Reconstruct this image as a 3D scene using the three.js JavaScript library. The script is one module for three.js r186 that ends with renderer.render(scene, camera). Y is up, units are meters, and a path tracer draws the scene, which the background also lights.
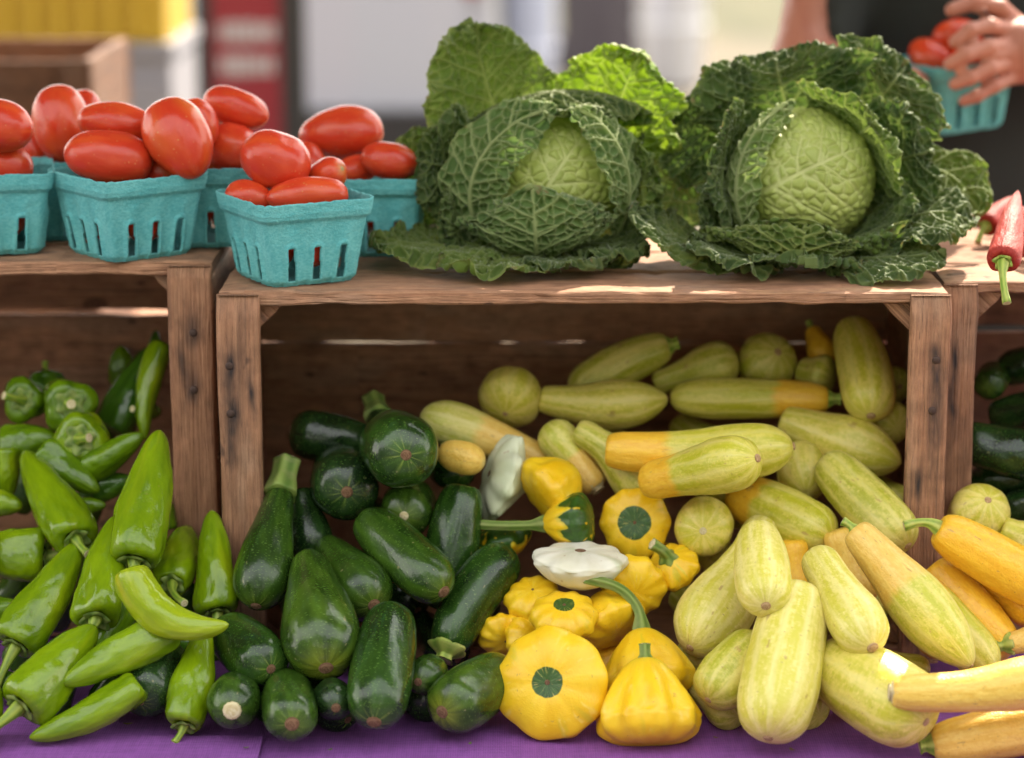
import * as THREE from 'three';
import { mergeGeometries } from 'three/addons/utils/BufferGeometryUtils.js';

// ---------------------------------------------------------------- camera
const W = 1024, H = 758, FPX = 2500, PITCH = 13 * Math.PI / 180;
const CAM = new THREE.Vector3(0, 0.866, 2.436);
const FWD = new THREE.Vector3(0, -Math.sin(PITCH), -Math.cos(PITCH));
const UPV = new THREE.Vector3(0, Math.cos(PITCH), -Math.sin(PITCH));
const camera = new THREE.PerspectiveCamera(2 * Math.atan(H / 2 / FPX) * 180 / Math.PI, W / H, 0.1, 400);
camera.position.copy(CAM);
camera.up.set(0, 1, 0);
camera.lookAt(CAM.clone().add(FWD));
camera.focus = 2.43;
camera.userData.fStop = 2.5;
camera.updateMatrixWorld(true);

const scene = new THREE.Scene();
const renderer = new THREE.WebGLRenderer({ antialias: true });
renderer.setSize(W, H);
renderer.toneMapping = THREE.LinearToneMapping;
renderer.toneMappingExposure = 5.4;
renderer.shadowMap.enabled = true;
renderer.shadowMap.type = THREE.PCFSoftShadowMap;

// ---------------------------------------------------------------- sky and sun
const SUN = new THREE.Vector3(0.40, 1.16, -1.0).normalize();
{
  const w = 512, h = 256, d = new Float32Array(w * h * 4);
  const zen = [0.56, 0.57, 0.58], hor = [1.04, 0.98, 0.87], sun = [1.0, 0.93, 0.80];
  for (let j = 0; j < h; j++) for (let i = 0; i < w; i++) {
    const el = (j + 0.5) / h * Math.PI - Math.PI / 2, az = (i + 0.5) / w * 2 * Math.PI - Math.PI;
    const dir = [Math.cos(el) * Math.cos(az), Math.sin(el), Math.cos(el) * Math.sin(az)];
    const y = Math.max(dir[1], 0), t = Math.pow(1 - y, 2.2);
    const ca = dir[0] * SUN.x + dir[1] * SUN.y + dir[2] * SUN.z;
    const halo = 0.35 * Math.pow(Math.max(ca, 0), 6) + 0.6 * Math.pow(Math.max(ca, 0), 40);
    const k = (j * w + i) * 4;
    for (let c = 0; c < 3; c++) d[k + c] = (zen[c] * (1 - t) + hor[c] * t + halo * sun[c]) * (dir[1] < 0 ? 0.5 : 1) * 0.85;
    d[k + 3] = 1;
  }
  const tex = new THREE.DataTexture(d, w, h, THREE.RGBAFormat, THREE.FloatType);
  tex.mapping = THREE.EquirectangularReflectionMapping;
  tex.magFilter = tex.minFilter = THREE.LinearFilter;
  tex.needsUpdate = true;
  scene.background = tex;
  scene.environment = tex;
}
const sunLight = new THREE.DirectionalLight(new THREE.Color().setRGB(1.0, 0.88, 0.70), 2.5);
sunLight.position.copy(SUN).multiplyScalar(6);
sunLight.target.position.set(0, 0.2, 0);
sunLight.castShadow = true;
sunLight.shadow.mapSize.set(4096, 4096);
Object.assign(sunLight.shadow.camera, { left: -2.5, right: 2.5, top: 2.5, bottom: -2.5, near: 0.5, far: 20 });
scene.add(sunLight, sunLight.target);

// ---------------------------------------------------------------- helpers
const V = (x, y, z) => new THREE.Vector3(x, y, z);
const mix = (a, b, t) => a + (b - a) * t;
const clamp = (x, a = 0, b = 1) => Math.min(b, Math.max(a, x));
const sstep = (a, b, x) => { const t = clamp((x - a) / (b - a)); return t * t * (3 - 2 * t); };
const mixc = (a, b, t) => [mix(a[0], b[0], t), mix(a[1], b[1], t), mix(a[2], b[2], t)];
let seedState = 12345;
function rnd() { seedState = (seedState + 0x6D2B79F5) | 0; let t = Math.imul(seedState ^ (seedState >>> 15), 1 | seedState); t = (t + Math.imul(t ^ (t >>> 7), 61 | t)) ^ t; return ((t ^ (t >>> 14)) >>> 0) / 4294967296; }
const rr = (a, b) => a + (b - a) * rnd();
const hash3 = (x, y, z) => { let h = Math.imul(x, 374761393) + Math.imul(y, 668265263) + Math.imul(z, 2147483647 ^ 1274126177); h = Math.imul(h ^ (h >>> 13), 1274126177); h ^= h >>> 16; return (h >>> 0) / 4294967296; };
function noise(x, y, z = 0) {                       // value noise, -1..1
  const xi = Math.floor(x), yi = Math.floor(y), zi = Math.floor(z);
  let fx = x - xi, fy = y - yi, fz = z - zi;
  fx = fx * fx * (3 - 2 * fx); fy = fy * fy * (3 - 2 * fy); fz = fz * fz * (3 - 2 * fz);
  const h = (a, b, c) => hash3(xi + a, yi + b, zi + c);
  const a = mix(mix(h(0, 0, 0), h(1, 0, 0), fx), mix(h(0, 1, 0), h(1, 1, 0), fx), fy);
  const b = mix(mix(h(0, 0, 1), h(1, 0, 1), fx), mix(h(0, 1, 1), h(1, 1, 1), fx), fy);
  return mix(a, b, fz) * 2 - 1;
}
const fbm = (x, y, z = 0, o = 4) => { let s = 0, a = 0.5, f = 1; for (let i = 0; i < o; i++) { s += a * noise(x * f, y * f, z * f + i * 17.3); a *= 0.5; f *= 2.03; } return s; };
function voronoi(x, y, jitter = 0.85) {             // [F1, F2, id]
  const xi = Math.floor(x), yi = Math.floor(y); let f1 = 9, f2 = 9, id = 0;
  for (let j = -1; j <= 1; j++) for (let i = -1; i <= 1; i++) {
    const cx = xi + i, cy = yi + j, px = cx + 0.5 + (hash3(cx, cy, 7) - 0.5) * jitter, py = cy + 0.5 + (hash3(cx, cy, 13) - 0.5) * jitter;
    const d = Math.hypot(px - x, py - y);
    if (d < f1) { f2 = f1; f1 = d; id = hash3(cx, cy, 29); } else if (d < f2) f2 = d;
  }
  return [f1, f2, id];
}
const toS = c => { c = clamp(c); return c <= 0.0031308 ? c * 12.92 : 1.055 * Math.pow(c, 1 / 2.4) - 0.055; };
// texture from a function (u, v) -> linear [r, g, b]; v = 0 at the bottom row
function colorTex(w, h, fn, wrap = true) {
  const d = new Uint8Array(w * h * 4);
  for (let j = 0; j < h; j++) for (let i = 0; i < w; i++) {
    const c = fn((i + 0.5) / w, (j + 0.5) / h), k = (j * w + i) * 4;
    d[k] = toS(c[0]) * 255; d[k + 1] = toS(c[1]) * 255; d[k + 2] = toS(c[2]) * 255; d[k + 3] = 255;
  }
  const t = new THREE.DataTexture(d, w, h, THREE.RGBAFormat);
  t.colorSpace = THREE.SRGBColorSpace; t.magFilter = t.minFilter = THREE.LinearFilter;
  t.wrapS = t.wrapT = wrap ? THREE.RepeatWrapping : THREE.ClampToEdgeWrapping; t.needsUpdate = true;
  return t;
}
function grayTex(w, h, fn, wrap = true) {
  const d = new Uint8Array(w * h * 4);
  for (let j = 0; j < h; j++) for (let i = 0; i < w; i++) {
    const c = clamp(fn((i + 0.5) / w, (j + 0.5) / h)) * 255, k = (j * w + i) * 4;
    d[k] = d[k + 1] = d[k + 2] = c; d[k + 3] = 255;
  }
  const t = new THREE.DataTexture(d, w, h, THREE.RGBAFormat);
  t.magFilter = t.minFilter = THREE.LinearFilter;
  t.wrapS = t.wrapT = wrap ? THREE.RepeatWrapping : THREE.ClampToEdgeWrapping; t.needsUpdate = true;
  return t;
}
const lin = (r, g, b) => new THREE.Color().setRGB(r, g, b);
const std = o => new THREE.MeshStandardMaterial({ roughness: 0.7, ...o });
const phys = o => new THREE.MeshPhysicalMaterial({ roughness: 0.7, ...o });

const taken = new Map();
function numbered(name) { const n = taken.get(name) || 0; taken.set(name, n + 1); return n ? `${name}_${String(n).padStart(3, '0')}` : name; }
function shadows(o) { o.traverse(c => { if (c.isMesh) { c.castShadow = true; c.receiveShadow = true; } }); return o; }
function thing(name, label, category, pos, group) {
  const g = new THREE.Group(); g.name = numbered(name); if (pos) g.position.copy(pos);
  g.userData = { label, category }; if (group) g.userData.group = group; scene.add(g); return g;
}
function part(name, geo, mat, parent, label) {
  const m = new THREE.Mesh(geo, mat); m.name = name; m.castShadow = m.receiveShadow = true; parent.add(m);
  if (label) m.userData.label = label; return m;
}
function structure(name, geo, mat) {
  const m = new THREE.Mesh(geo, mat); m.name = name; m.castShadow = m.receiveShadow = true; m.userData.kind = 'structure'; scene.add(m); return m;
}
// grid surface: fn(i, j) -> [x, y, z]; wrapU closes the i direction; uv = (i / nu, j / nv); optional col(i, j)
function gridGeo(nu, nv, fn, wrapU = false, uvf = null, col = null) {
  const n1 = nu + 1, n2 = nv + 1, pos = new Float32Array(n1 * n2 * 3), nor = new Float32Array(n1 * n2 * 3), uv = new Float32Array(n1 * n2 * 2);
  const cl = col ? new Float32Array(n1 * n2 * 3) : null;
  for (let j = 0; j < n2; j++) for (let i = 0; i < n1; i++) {
    const p = wrapU && i === nu ? fn(0, j) : fn(i, j), k = j * n1 + i;
    pos[k * 3] = p[0]; pos[k * 3 + 1] = p[1]; pos[k * 3 + 2] = p[2];
    const q = uvf ? uvf(i, j) : [i / nu, j / nv]; uv[k * 2] = q[0]; uv[k * 2 + 1] = q[1];
    if (cl) { const c = col(i, j); cl[k * 3] = c[0]; cl[k * 3 + 1] = c[1]; cl[k * 3 + 2] = c[2]; }
  }
  const P = (i, j) => { if (wrapU) i = ((i % nu) + nu) % nu; else i = clamp(i, 0, nu); j = clamp(j, 0, nv); return (j * n1 + i) * 3; };
  for (let j = 0; j < n2; j++) for (let i = 0; i < n1; i++) {
    const a = P(i + 1, j), b = P(i - 1, j), c = P(i, j + 1), d = P(i, j - 1), k = (j * n1 + i) * 3;
    const ux = pos[a] - pos[b], uy = pos[a + 1] - pos[b + 1], uz = pos[a + 2] - pos[b + 2];
    const vx = pos[c] - pos[d], vy = pos[c + 1] - pos[d + 1], vz = pos[c + 2] - pos[d + 2];
    let x = uy * vz - uz * vy, y = uz * vx - ux * vz, z = ux * vy - uy * vx, l = Math.hypot(x, y, z);
    nor[k] = x; nor[k + 1] = y; nor[k + 2] = z;
    if (l > 1e-14) { nor[k] /= l; nor[k + 1] /= l; nor[k + 2] /= l; } else nor[k] = NaN;
  }
  for (let j = 0; j < n2; j++) for (let i = 0; i < n1; i++) {     // poles borrow the mean of the next ring
    const k = (j * n1 + i) * 3; if (!Number.isNaN(nor[k])) continue;
    const jj = j < n2 / 2 ? j + 1 : j - 1; let s = [0, 0, 0];
    for (let q = 0; q < nu; q++) { const m = (jj * n1 + q) * 3; for (let c = 0; c < 3; c++) s[c] += nor[m + c] || 0; }
    const l = Math.hypot(...s) || 1; for (let c = 0; c < 3; c++) nor[k + c] = s[c] / l;
  }
  const idx = new Uint32Array(nu * nv * 6); let q = 0;
  for (let j = 0; j < nv; j++) for (let i = 0; i < nu; i++) {
    const a = j * n1 + i, b = a + 1, c = a + n1, d = c + 1; idx[q++] = a; idx[q++] = b; idx[q++] = d; idx[q++] = a; idx[q++] = d; idx[q++] = c;
  }
  const g = new THREE.BufferGeometry();
  g.setAttribute('position', new THREE.BufferAttribute(pos, 3)); g.setAttribute('normal', new THREE.BufferAttribute(nor, 3)); g.setAttribute('uv', new THREE.BufferAttribute(uv, 2));
  if (cl) g.setAttribute('color', new THREE.BufferAttribute(cl, 3));
  g.setIndex(new THREE.BufferAttribute(idx, 1)); return g;
}
// a point seen at pixel (u, v) of the photograph at depth d metres along the lens axis
const at = (u, v, d) => CAM.clone().addScaledVector(FWD, d).addScaledVector(V(1, 0, 0), (u - W / 2) / FPX * d).addScaledVector(UPV, -(v - H / 2) / FPX * d);
const depthOf = p => p.clone().sub(CAM).dot(FWD);
// depth where the pixel's ray meets the plane through point p with normal n
function planeDepth(u, v, p, n) { const r = at(u, v, 1).sub(CAM); return p.clone().sub(CAM).dot(n) / r.dot(n); }
const onLevel = (u, v, y) => at(u, v, planeDepth(u, v, V(0, y, 0), V(0, 1, 0)));
// catmull-rom through values at knots
function curveOf(pts) { const n = pts.length - 1; return t => { const x = clamp(t) * n, i = Math.min(n - 1, Math.floor(x)), f = x - i; const p = k => pts[clamp(k, 0, n)]; const r = []; for (let c = 0; c < pts[0].length; c++) { const a = p(i - 1)[c], b = p(i)[c], d = p(i + 1)[c], e = p(i + 2)[c]; r.push(0.5 * (2 * b + (d - a) * f + (2 * a - 5 * b + 4 * d - e) * f * f + (3 * b - a - 3 * d + e) * f * f * f)); } return r; }; }
// tube along points (Vector3[]) with radius function
function tubeGeo(pts, rad, nu = 10, nv = 16, lobes = 0, amp = 0, capEnds = true) {
  const c = new THREE.CatmullRomCurve3(pts), fr = [], N = nv;
  let up = V(0, 1, 0.01).normalize();
  for (let j = 0; j <= N; j++) { const p = c.getPoint(j / N), t = c.getTangent(j / N); if (j === 0 && Math.abs(t.dot(up)) > 0.9) up = V(1, 0, 0.02).normalize(); const b = up.clone().sub(t.clone().multiplyScalar(up.dot(t))).normalize(); up = b; fr.push([p, b, t.clone().cross(b)]); }
  const ext = capEnds ? 2 : 0;
  return gridGeo(nu, N + ext * 1, (i, j) => {
    const jj = capEnds ? clamp(j - 1, 0, N) : j, a = i / nu * Math.PI * 2, [p, b, n] = fr[jj];
    let r = rad(jj / N) * (1 + amp * Math.cos(lobes * a)); if (capEnds && (j === 0 || j === N + 2)) r *= 0.02;
    return [p.x + (b.x * Math.cos(a) + n.x * Math.sin(a)) * r, p.y + (b.y * Math.cos(a) + n.y * Math.sin(a)) * r, p.z + (b.z * Math.cos(a) + n.z * Math.sin(a)) * r];
  }, true);
}

// ---------------------------------------------------------------- wood
// colour of weathered crate timber; x runs along the grain in metres, y across it
function woodAt(x, y, s) {
  const warp = fbm(x * 3.1, y * 14, s, 3) * 0.010;
  const yy = y + warp;
  const ring = 0.5 + 0.28 * Math.sin(yy * 1300 + 9 * fbm(x * 1.7, yy * 22, s + 4, 3)) + 0.3 * Math.sin(yy * 330 + 8 * fbm(x * 1.2, yy * 16, s + 14, 3)) * 0.6;
  const fib = noise(x * 28, y * 900, s + 9) * 0.6 + noise(x * 90, y * 1900, s + 3) * 0.4;
  const blot = fbm(x * 9, y * 26, s + 20, 4);
  let c = mixc([0.26, 0.125, 0.070], [0.48, 0.285, 0.180], clamp(0.30 + 0.36 * ring + 0.30 * fib));
  c = mixc(c, [0.37, 0.25, 0.18], sstep(0.05, 0.45, blot) * 0.6);         // greyed patches
  c = mixc(c, [0.16, 0.085, 0.055], sstep(0.12, 0.5, -blot) * 0.55);       // darker dirt
  const streak = noise(x * 6, y * 260, s + 31);
  c = mixc(c, [0.10, 0.055, 0.038], sstep(0.55, 0.85, streak) * 0.55);      // checks along the grain
  const pore = noise(x * 55, y * 2300, s + 51), mott = fbm(x * 70, y * 110, s + 61, 3), grit = noise(x * 900, y * 1700, s + 71);
  c = mixc(c, [0.085, 0.045, 0.030], sstep(0.45, 0.8, pore) * 0.6);
  c = c.map(q => q * (1 + 0.42 * mott + 0.10 * grit));
  const spot = sstep(0.42, 0.52, fbm(x * 28, y * 55, s + 81, 3)); c = mixc(c, [0.06, 0.036, 0.030], spot * 0.7);
  const kx = (x - 0.21 - 0.11 * Math.sin(s * 5)) / 0.016, ky = (y - 0.06 - 0.15 * Math.abs(Math.sin(s * 3))) / 0.010, kr = Math.hypot(kx, ky);   // a knot
  c = mixc(c, mixc([0.10, 0.05, 0.030], [0.20, 0.10, 0.055], 0.5 + 0.5 * Math.sin(kr * 16)), 1 - sstep(0.7, 1.15, kr));
  return c;
}
const woodBumpFn = (u, v) => 0.5 + 0.22 * noise(u * 22, v * 560, 5) + 0.14 * noise(u * 60, v * 1100, 8) - 0.3 * sstep(0.5, 0.8, noise(u * 4, v * 150, 31)) + 0.12 * fbm(u * 30, v * 60, 2, 3);
const woodBump = grayTex(1024, 1024, woodBumpFn);
const postBump = grayTex(128, 1024, (u, v) => woodBumpFn(v * 0.65, u * 0.072 + 0.2));
const WOODSPAN = 0.6;
function woodMat(seed, tint = [1, 1, 1], rough = 0.78) {
  const t = colorTex(1024, 768, (u, v) => woodAt(u * WOODSPAN, v * WOODSPAN * 0.75, seed));
  return std({ map: t, color: lin(...tint), bumpMap: woodBump, bumpScale: 0.0022, roughness: rough });
}
const WOOD = [woodMat(1, [0.95, 0.84, 0.76]), woodMat(2.7, [0.86, 0.74, 0.66]), woodMat(5.3, [1.0, 0.90, 0.83])];
// a board of length L (x), height B (y), thickness T (z), its edges worn; grain along x
function boardGeo(L, B, T, seed = 1, wear = 0.0009, chamfer = 0.0018) {
  const nl = Math.max(6, Math.round(L / 0.012)), cs = [];
  const c = chamfer, hx = B / 2, hz = T / 2;
  const outline = [];
  const edge = (x0, z0, x1, z1, n) => { for (let k = 0; k < n; k++) outline.push([mix(x0, x1, k / n), mix(z0, z1, k / n)]); };
  edge(hx, -hz + c, hx, hz - c, 2); edge(hx, hz - c, hx - c, hz, 1); edge(hx - c, hz, -hx + c, hz, 4); edge(-hx + c, hz, -hx, hz - c, 1);
  edge(-hx, hz - c, -hx, -hz + c, 2); edge(-hx, -hz + c, -hx + c, -hz, 1); edge(-hx + c, -hz, hx - c, -hz, 4); edge(hx - c, -hz, hx, -hz + c, 1);
  const n = outline.length, pos = [], uv = [], idx = [];
  const ou = hash3(Math.round(seed * 77), 3, 1) , ov = hash3(Math.round(seed * 77), 5, 2);
  let per = [0]; for (let k = 0; k < n; k++) { const a = outline[k], b = outline[(k + 1) % n]; per.push(per[k] + Math.hypot(a[0] - b[0], a[1] - b[1])); }
  for (let j = 0; j <= nl; j++) for (let k = 0; k <= n; k++) {
    const x = -L / 2 + L * j / nl, [y0, z0] = outline[k % n];
    const w1 = (noise(x * 40 + seed * 9, y0 * 60, z0 * 90 + seed) - 1.6 * sstep(0.45, 0.8, noise(x * 26 + seed * 3, y0 * 40, z0 * 60 + 7))) * wear, w2 = noise(x * 9 + seed * 5, y0 * 20 + 4, z0 * 30) * wear * 1.3;
    const rr0 = Math.hypot(y0, z0) || 1;
    const e = (j === 0 || j === nl) ? -c * 0.8 : 0;
    pos.push(x + (j === 0 ? 0.0006 : 0) * noise(y0 * 90, z0 * 90, seed), y0 + Math.sign(y0) * (w1 + w2 + e), z0 + Math.sign(z0) * ((w1 - w2) * 0.7 + e));
    uv.push((x + ou) / WOODSPAN, (per[k] + ov) / (WOODSPAN * 0.75));
  }
  const s = n + 1;
  for (let j = 0; j < nl; j++) for (let k = 0; k < n; k++) { const a = j * s + k, b = a + s; idx.push(a, b + 1, a + 1, a, b, b + 1); }
  for (const [j, flip] of [[0, 1], [nl, 0]]) {                       // ends
    const b0 = pos.length / 3, x = pos[(j * s) * 3];
    pos.push(x, 0, 0); uv.push(ou, ov);
    for (let k = 0; k <= n; k++) { const m = (j * s + k) * 3; pos.push(pos[m], pos[m + 1], pos[m + 2]); uv.push((pos[m + 2] * 0.15 + ou) / WOODSPAN, (pos[m + 1] + ov) / WOODSPAN); }
    for (let k = 0; k < n; k++) flip ? idx.push(b0, b0 + 1 + k, b0 + 2 + k) : idx.push(b0, b0 + 2 + k, b0 + 1 + k);
  }
  let g = new THREE.BufferGeometry();
  g.setAttribute('position', new THREE.Float32BufferAttribute(pos, 3)); g.setAttribute('uv', new THREE.Float32BufferAttribute(uv, 2)); g.setIndex(idx);
  g = g.toNonIndexed(); g.computeVertexNormals();
  return g;
}
const nailMat = std({ color: lin(0.075, 0.045, 0.038), roughness: 0.6, metalness: 0.5 });
const nailGeo = new THREE.LatheGeometry([[0, 0.0012], [0.0028, 0.0010], [0.0041, 0.0002], [0.0044, -0.002]].map(p => new THREE.Vector2(...p)), 14); nailGeo.rotateX(Math.PI / 2);
// post timber with the dark iron stains that run from its nails; nails: [x, y] in metres on the face
function postMat(w, h, nails, seed, tint) {
  const t = colorTex(128, 1024, (u, v) => {
    const x = (u - 0.5) * w, y = v * h;
    let c = woodAt(y, x + 0.3, seed);
    for (const [nx, ny, s, len] of nails) {
      const wob = noise(y * 60, 3, seed) * 0.003, dx = (x - nx - wob) / (0.0075 * s), up = y > ny ? 0.022 : len, dy = (y - ny) / up;
      const k = Math.exp(-dx * dx - dy * dy) * (0.75 + 0.5 * fbm(x * 160, y * 60, seed + 2, 3));
      c = mixc(c, [0.030, 0.022, 0.024], clamp(k * 1.15));
    }
    return c;
  }, false);
  return std({ map: t, color: lin(...tint), bumpMap: postBump, bumpScale: 0.0024, roughness: 0.75 });
}
// worn post: a bar along y with its top front edge cut back; face at z = 0
function postGeo(w, h, t, bev) {
  const nx = 10, ny = 60, prof = j => { const y = j / ny * h; const k = sstep(h - bev, h, y); return [y, -k * t * 0.72 - Math.max(0, (y - h + bev * 0.12) / (bev * 0.12)) * t * 0.2]; };
  const sect = []; const c = 0.0035;
  [[-w / 2, -t], [-w / 2, -c], [-w / 2 + c * 0.3, -c * 0.3], [-w / 2 + c, 0], [-w / 4, 0], [0, 0], [w / 4, 0], [w / 2 - c, 0], [w / 2 - c * 0.3, -c * 0.3], [w / 2, -c], [w / 2, -t]].forEach(p => sect.push(p));
  const g = gridGeo(sect.length - 1, ny, (i, j) => {
    const [y, dz] = prof(j), [x, z] = sect[i], wv = noise(y * 25, x * 60, w * 100) * 0.0009;
    return [x + Math.sign(x) * wv * 1.2, y, z < -t * 0.9 ? z : Math.max(-t * 0.95, z + dz + wv * 0.5)];
  }, false, (i, j) => [clamp(sect[i][0] / w + 0.5, 0.01, 0.99), j / ny]);
  const top = new THREE.PlaneGeometry(w * 0.98, t * 0.5); top.rotateX(-Math.PI / 2); top.translate(0, h - 0.0006, -t * 0.75);
  const bk = new THREE.PlaneGeometry(w, h); bk.rotateY(Math.PI); bk.translate(0, h / 2, -t);
  return mergeGeometries([g, top, bk]);
}
const colliders = [];                                  // boxes [min, max] that produce may not enter
const boxC = (x0, x1, y0, y1, z0, z1) => colliders.push([x0, x1, y0, y1, z0, z1]);

function makeCrate(label, x0, x1, z, h, depth, posts, backGap, seed, yaw = 0) {
  const w = x1 - x0, cr = thing('wooden_crate', label, 'crate', V((x0 + x1) / 2, 0.004, z), 'crates lying on their sides on the table');
  cr.rotation.y = yaw;
  const tb = 0.0125, inner = 0.011; let sd = seed;
  const put = (name, geo, mat, x, y, zz, rx = 0, ry = 0, rz = 0) => { const m = part(name, geo, mat, cr); m.position.set(x, y, zz); m.rotation.set(rx, ry, rz); return m; };
  const pick = () => WOOD[Math.floor(hash3(Math.round(sd++ * 13), 1, 2) * WOOD.length)];
  // top and bottom slats, running left to right, the front one nearest
  const gaps = [0.004, 0.0075];
  const wid = (depth - 0.0125 - gaps[0] - gaps[1]) / 3; let zc = -0.0125;
  for (let k = 0; k < 3; k++) {
    put('top_slat', boardGeo(w - 0.004, wid, tb, sd, 0.0019), k === 0 ? WOOD[2] : pick(), 0, h - tb / 2, zc - wid / 2, Math.PI / 2);
    put('bottom_slat', boardGeo(w - 0.004, wid, tb, sd + 0.5), pick(), 0, tb / 2, zc - wid / 2, Math.PI / 2);
    zc -= wid + (gaps[k] || 0);
  }
  // back slats with the open joint that lets daylight through
  const [g0, g1] = backGap, bz = -depth - 0.006;
  const rows = [[g1, h - 0.002], [g0 * 0.5 + 0.0003, g0], [0.002, g0 * 0.5 - 0.0006]];
  for (const [a, b] of rows) put('back_slat', boardGeo(w - 0.002, b - a, 0.011, sd++, 0.0008), pick(), 0, (a + b) / 2, bz);
  // ends: two boards each, set inside the posts
  for (const s of [-1, 1]) {
    const ex = s * (w / 2 - inner / 2 - 0.0005), len = depth - 0.016, m = h - 2 * tb - 0.002;
    for (const [a, b] of [[tb + 0.001, tb + m * 0.47], [tb + m * 0.47 + 0.005, tb + m + 0.0005]]) put('end_board', boardGeo(len, b - a, inner, sd++), pick(), ex, (a + b) / 2, -0.0135 - len / 2, 0, Math.PI / 2);
    for (const [cy, fl] of [[h - tb - 0.0008, -1], [tb + 0.0008, 1]]) {              // three-cornered cleats inside, top and bottom
      const sh = new THREE.Shape(); sh.moveTo(0, 0); sh.lineTo(-s * 0.050, 0); sh.lineTo(-s * 0.044, fl * 0.008); sh.lineTo(-s * 0.006, fl * 0.044); sh.lineTo(0, fl * 0.044); sh.closePath();
      const g = new THREE.ExtrudeGeometry(sh, { depth: depth - 0.03, bevelEnabled: true, bevelSize: 0.0012, bevelThickness: 0.0012, bevelSegments: 1 });
      const uvs = g.attributes.uv, p = g.attributes.position; for (let q = 0; q < uvs.count; q++) uvs.setXY(q, p.getZ(q) / WOODSPAN, (p.getX(q) + p.getY(q)) / WOODSPAN);
      put('corner_cleat', g, pick(), ex - s * (inner / 2 + 0.0015), cy - (fl < 0 ? 0.001 : -0.001), -depth + 0.005);
    }
  }
  for (const P of posts) {
    const pw = P.x1 - P.x0, m = put('corner_post', postGeo(pw, h - 0.002, 0.0115, P.bev ?? 0.024), postMat(pw, h, P.nails, P.seed, P.tint), (P.x0 + P.x1) / 2 - (x0 + x1) / 2, 0, 0);
    for (const [nx, ny, s] of P.nails) if (s > 0.9) { const n = part('nail', nailGeo, nailMat, m); n.position.set(nx, ny, 0.0004); }
  }
  if (yaw === 0) {
    boxC(x0, x0 + inner + 0.001, 0, h, z - depth, z); boxC(x1 - inner - 0.001, x1, 0, h, z - depth, z);
    for (const P of posts) boxC(P.x0, P.x1, 0, h, z - 0.0115, z);
    boxC(x0, x1, 0, tb + 0.004, z - depth, z - 0.012); boxC(x0, x1, 0, h, z - depth - 0.02, z - depth);
    boxC(x0, x1, h - tb, h + 0.004, z - depth, z - 0.012);
  }
  return cr;
}
const HM = 0.39, HL = 0.4065, HR = 0.39, ZL = -0.07, ZR = -0.056;
makeCrate('weathered wooden crate in the middle, open side forward, holding zucchini and squash', -0.2946, 0.4375, 0, HM - 0.004, 0.352, [
  { x0: -0.2946, x1: -0.2520, seed: 3.3, tint: [0.94, 0.84, 0.77], nails: [[-0.009, 0.313, 1, 0.05], [-0.009, 0.264, 1, 0.07], [0.012, 0.285, 0.5, 0.02]] },
  { x0: 0.3975, x1: 0.4375, seed: 8.1, tint: [0.98, 0.86, 0.77], nails: [[0.006, 0.319, 1, 0.07], [0.004, 0.267, 1, 0.06], [-0.006, 0.19, 0.6, 0.02]] }], [0.2598, 0.2612], 11);
makeCrate('weathered wooden crate at the left, set back, full of long green peppers', -1.040, -0.306, ZL, HL - 0.004, 0.345, [
  { x0: -0.352, x1: -0.307, seed: 6.4, tint: [0.88, 0.77, 0.69], bev: 0.006, nails: [[0.003, 0.332, 1, 0.014], [0.002, 0.272, 1, 0.014], [-0.008, 0.30, 0.6, 0.02]] },
  { x0: -1.040, x1: -0.996, seed: 4.4, tint: [1, 1, 1], nails: [[0, 0.33, 1, 0.02]] }], [0.280, 0.2865], 23);
makeCrate('wooden crate at the right edge with cucumbers inside and red chilies on top', 0.4395, 1.175, ZR, HR - 0.004, 0.34, [
  { x0: 0.4395, x1: 0.4745, seed: 9.2, tint: [0.9, 0.78, 0.70], nails: [[-0.004, 0.31, 0.5, 0.03], [-0.006, 0.27, 0.8, 0.04]] },
  { x0: 1.13, x1: 1.175, seed: 2.4, tint: [1, 1, 1], nails: [[0, 0.33, 1, 0.02]] }], [0.2635, 0.272], 37);

// ---------------------------------------------------------------- table, cloth, ground
const clothTex = colorTex(512, 512, (u, v) => {
  const th = 0.5 + 0.5 * Math.sin(u * 2 * Math.PI * 64), tv = 0.5 + 0.5 * Math.sin(v * 2 * Math.PI * 96);
  const k = 0.74 + 0.24 * tv * th + 0.06 * th + 0.16 * noise(u * 64, v * 7, 3) * tv + 0.10 * noise(u * 9, v * 96, 4);
  const lint = sstep(0.72, 0.9, noise(u * 90, v * 110, 11)) * 0.35;
  return mixc([0.27 * k, 0.078 * k, 0.36 * k], [0.42, 0.30, 0.55], lint * 0.4);
});
const clothBump = grayTex(512, 512, (u, v) => 0.35 + 0.3 * (0.5 + 0.5 * Math.sin(v * 2 * Math.PI * 96)) + 0.2 * (0.5 + 0.5 * Math.sin(u * 2 * Math.PI * 64)) + 0.15 * noise(u * 64, v * 30, 4));
const clothMat = phys({ map: clothTex, bumpMap: clothBump, bumpScale: 0.0006, roughness: 0.88, sheen: 0.35, sheenRoughness: 0.5, sheenColor: lin(0.4, 0.2, 0.6) });
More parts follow.
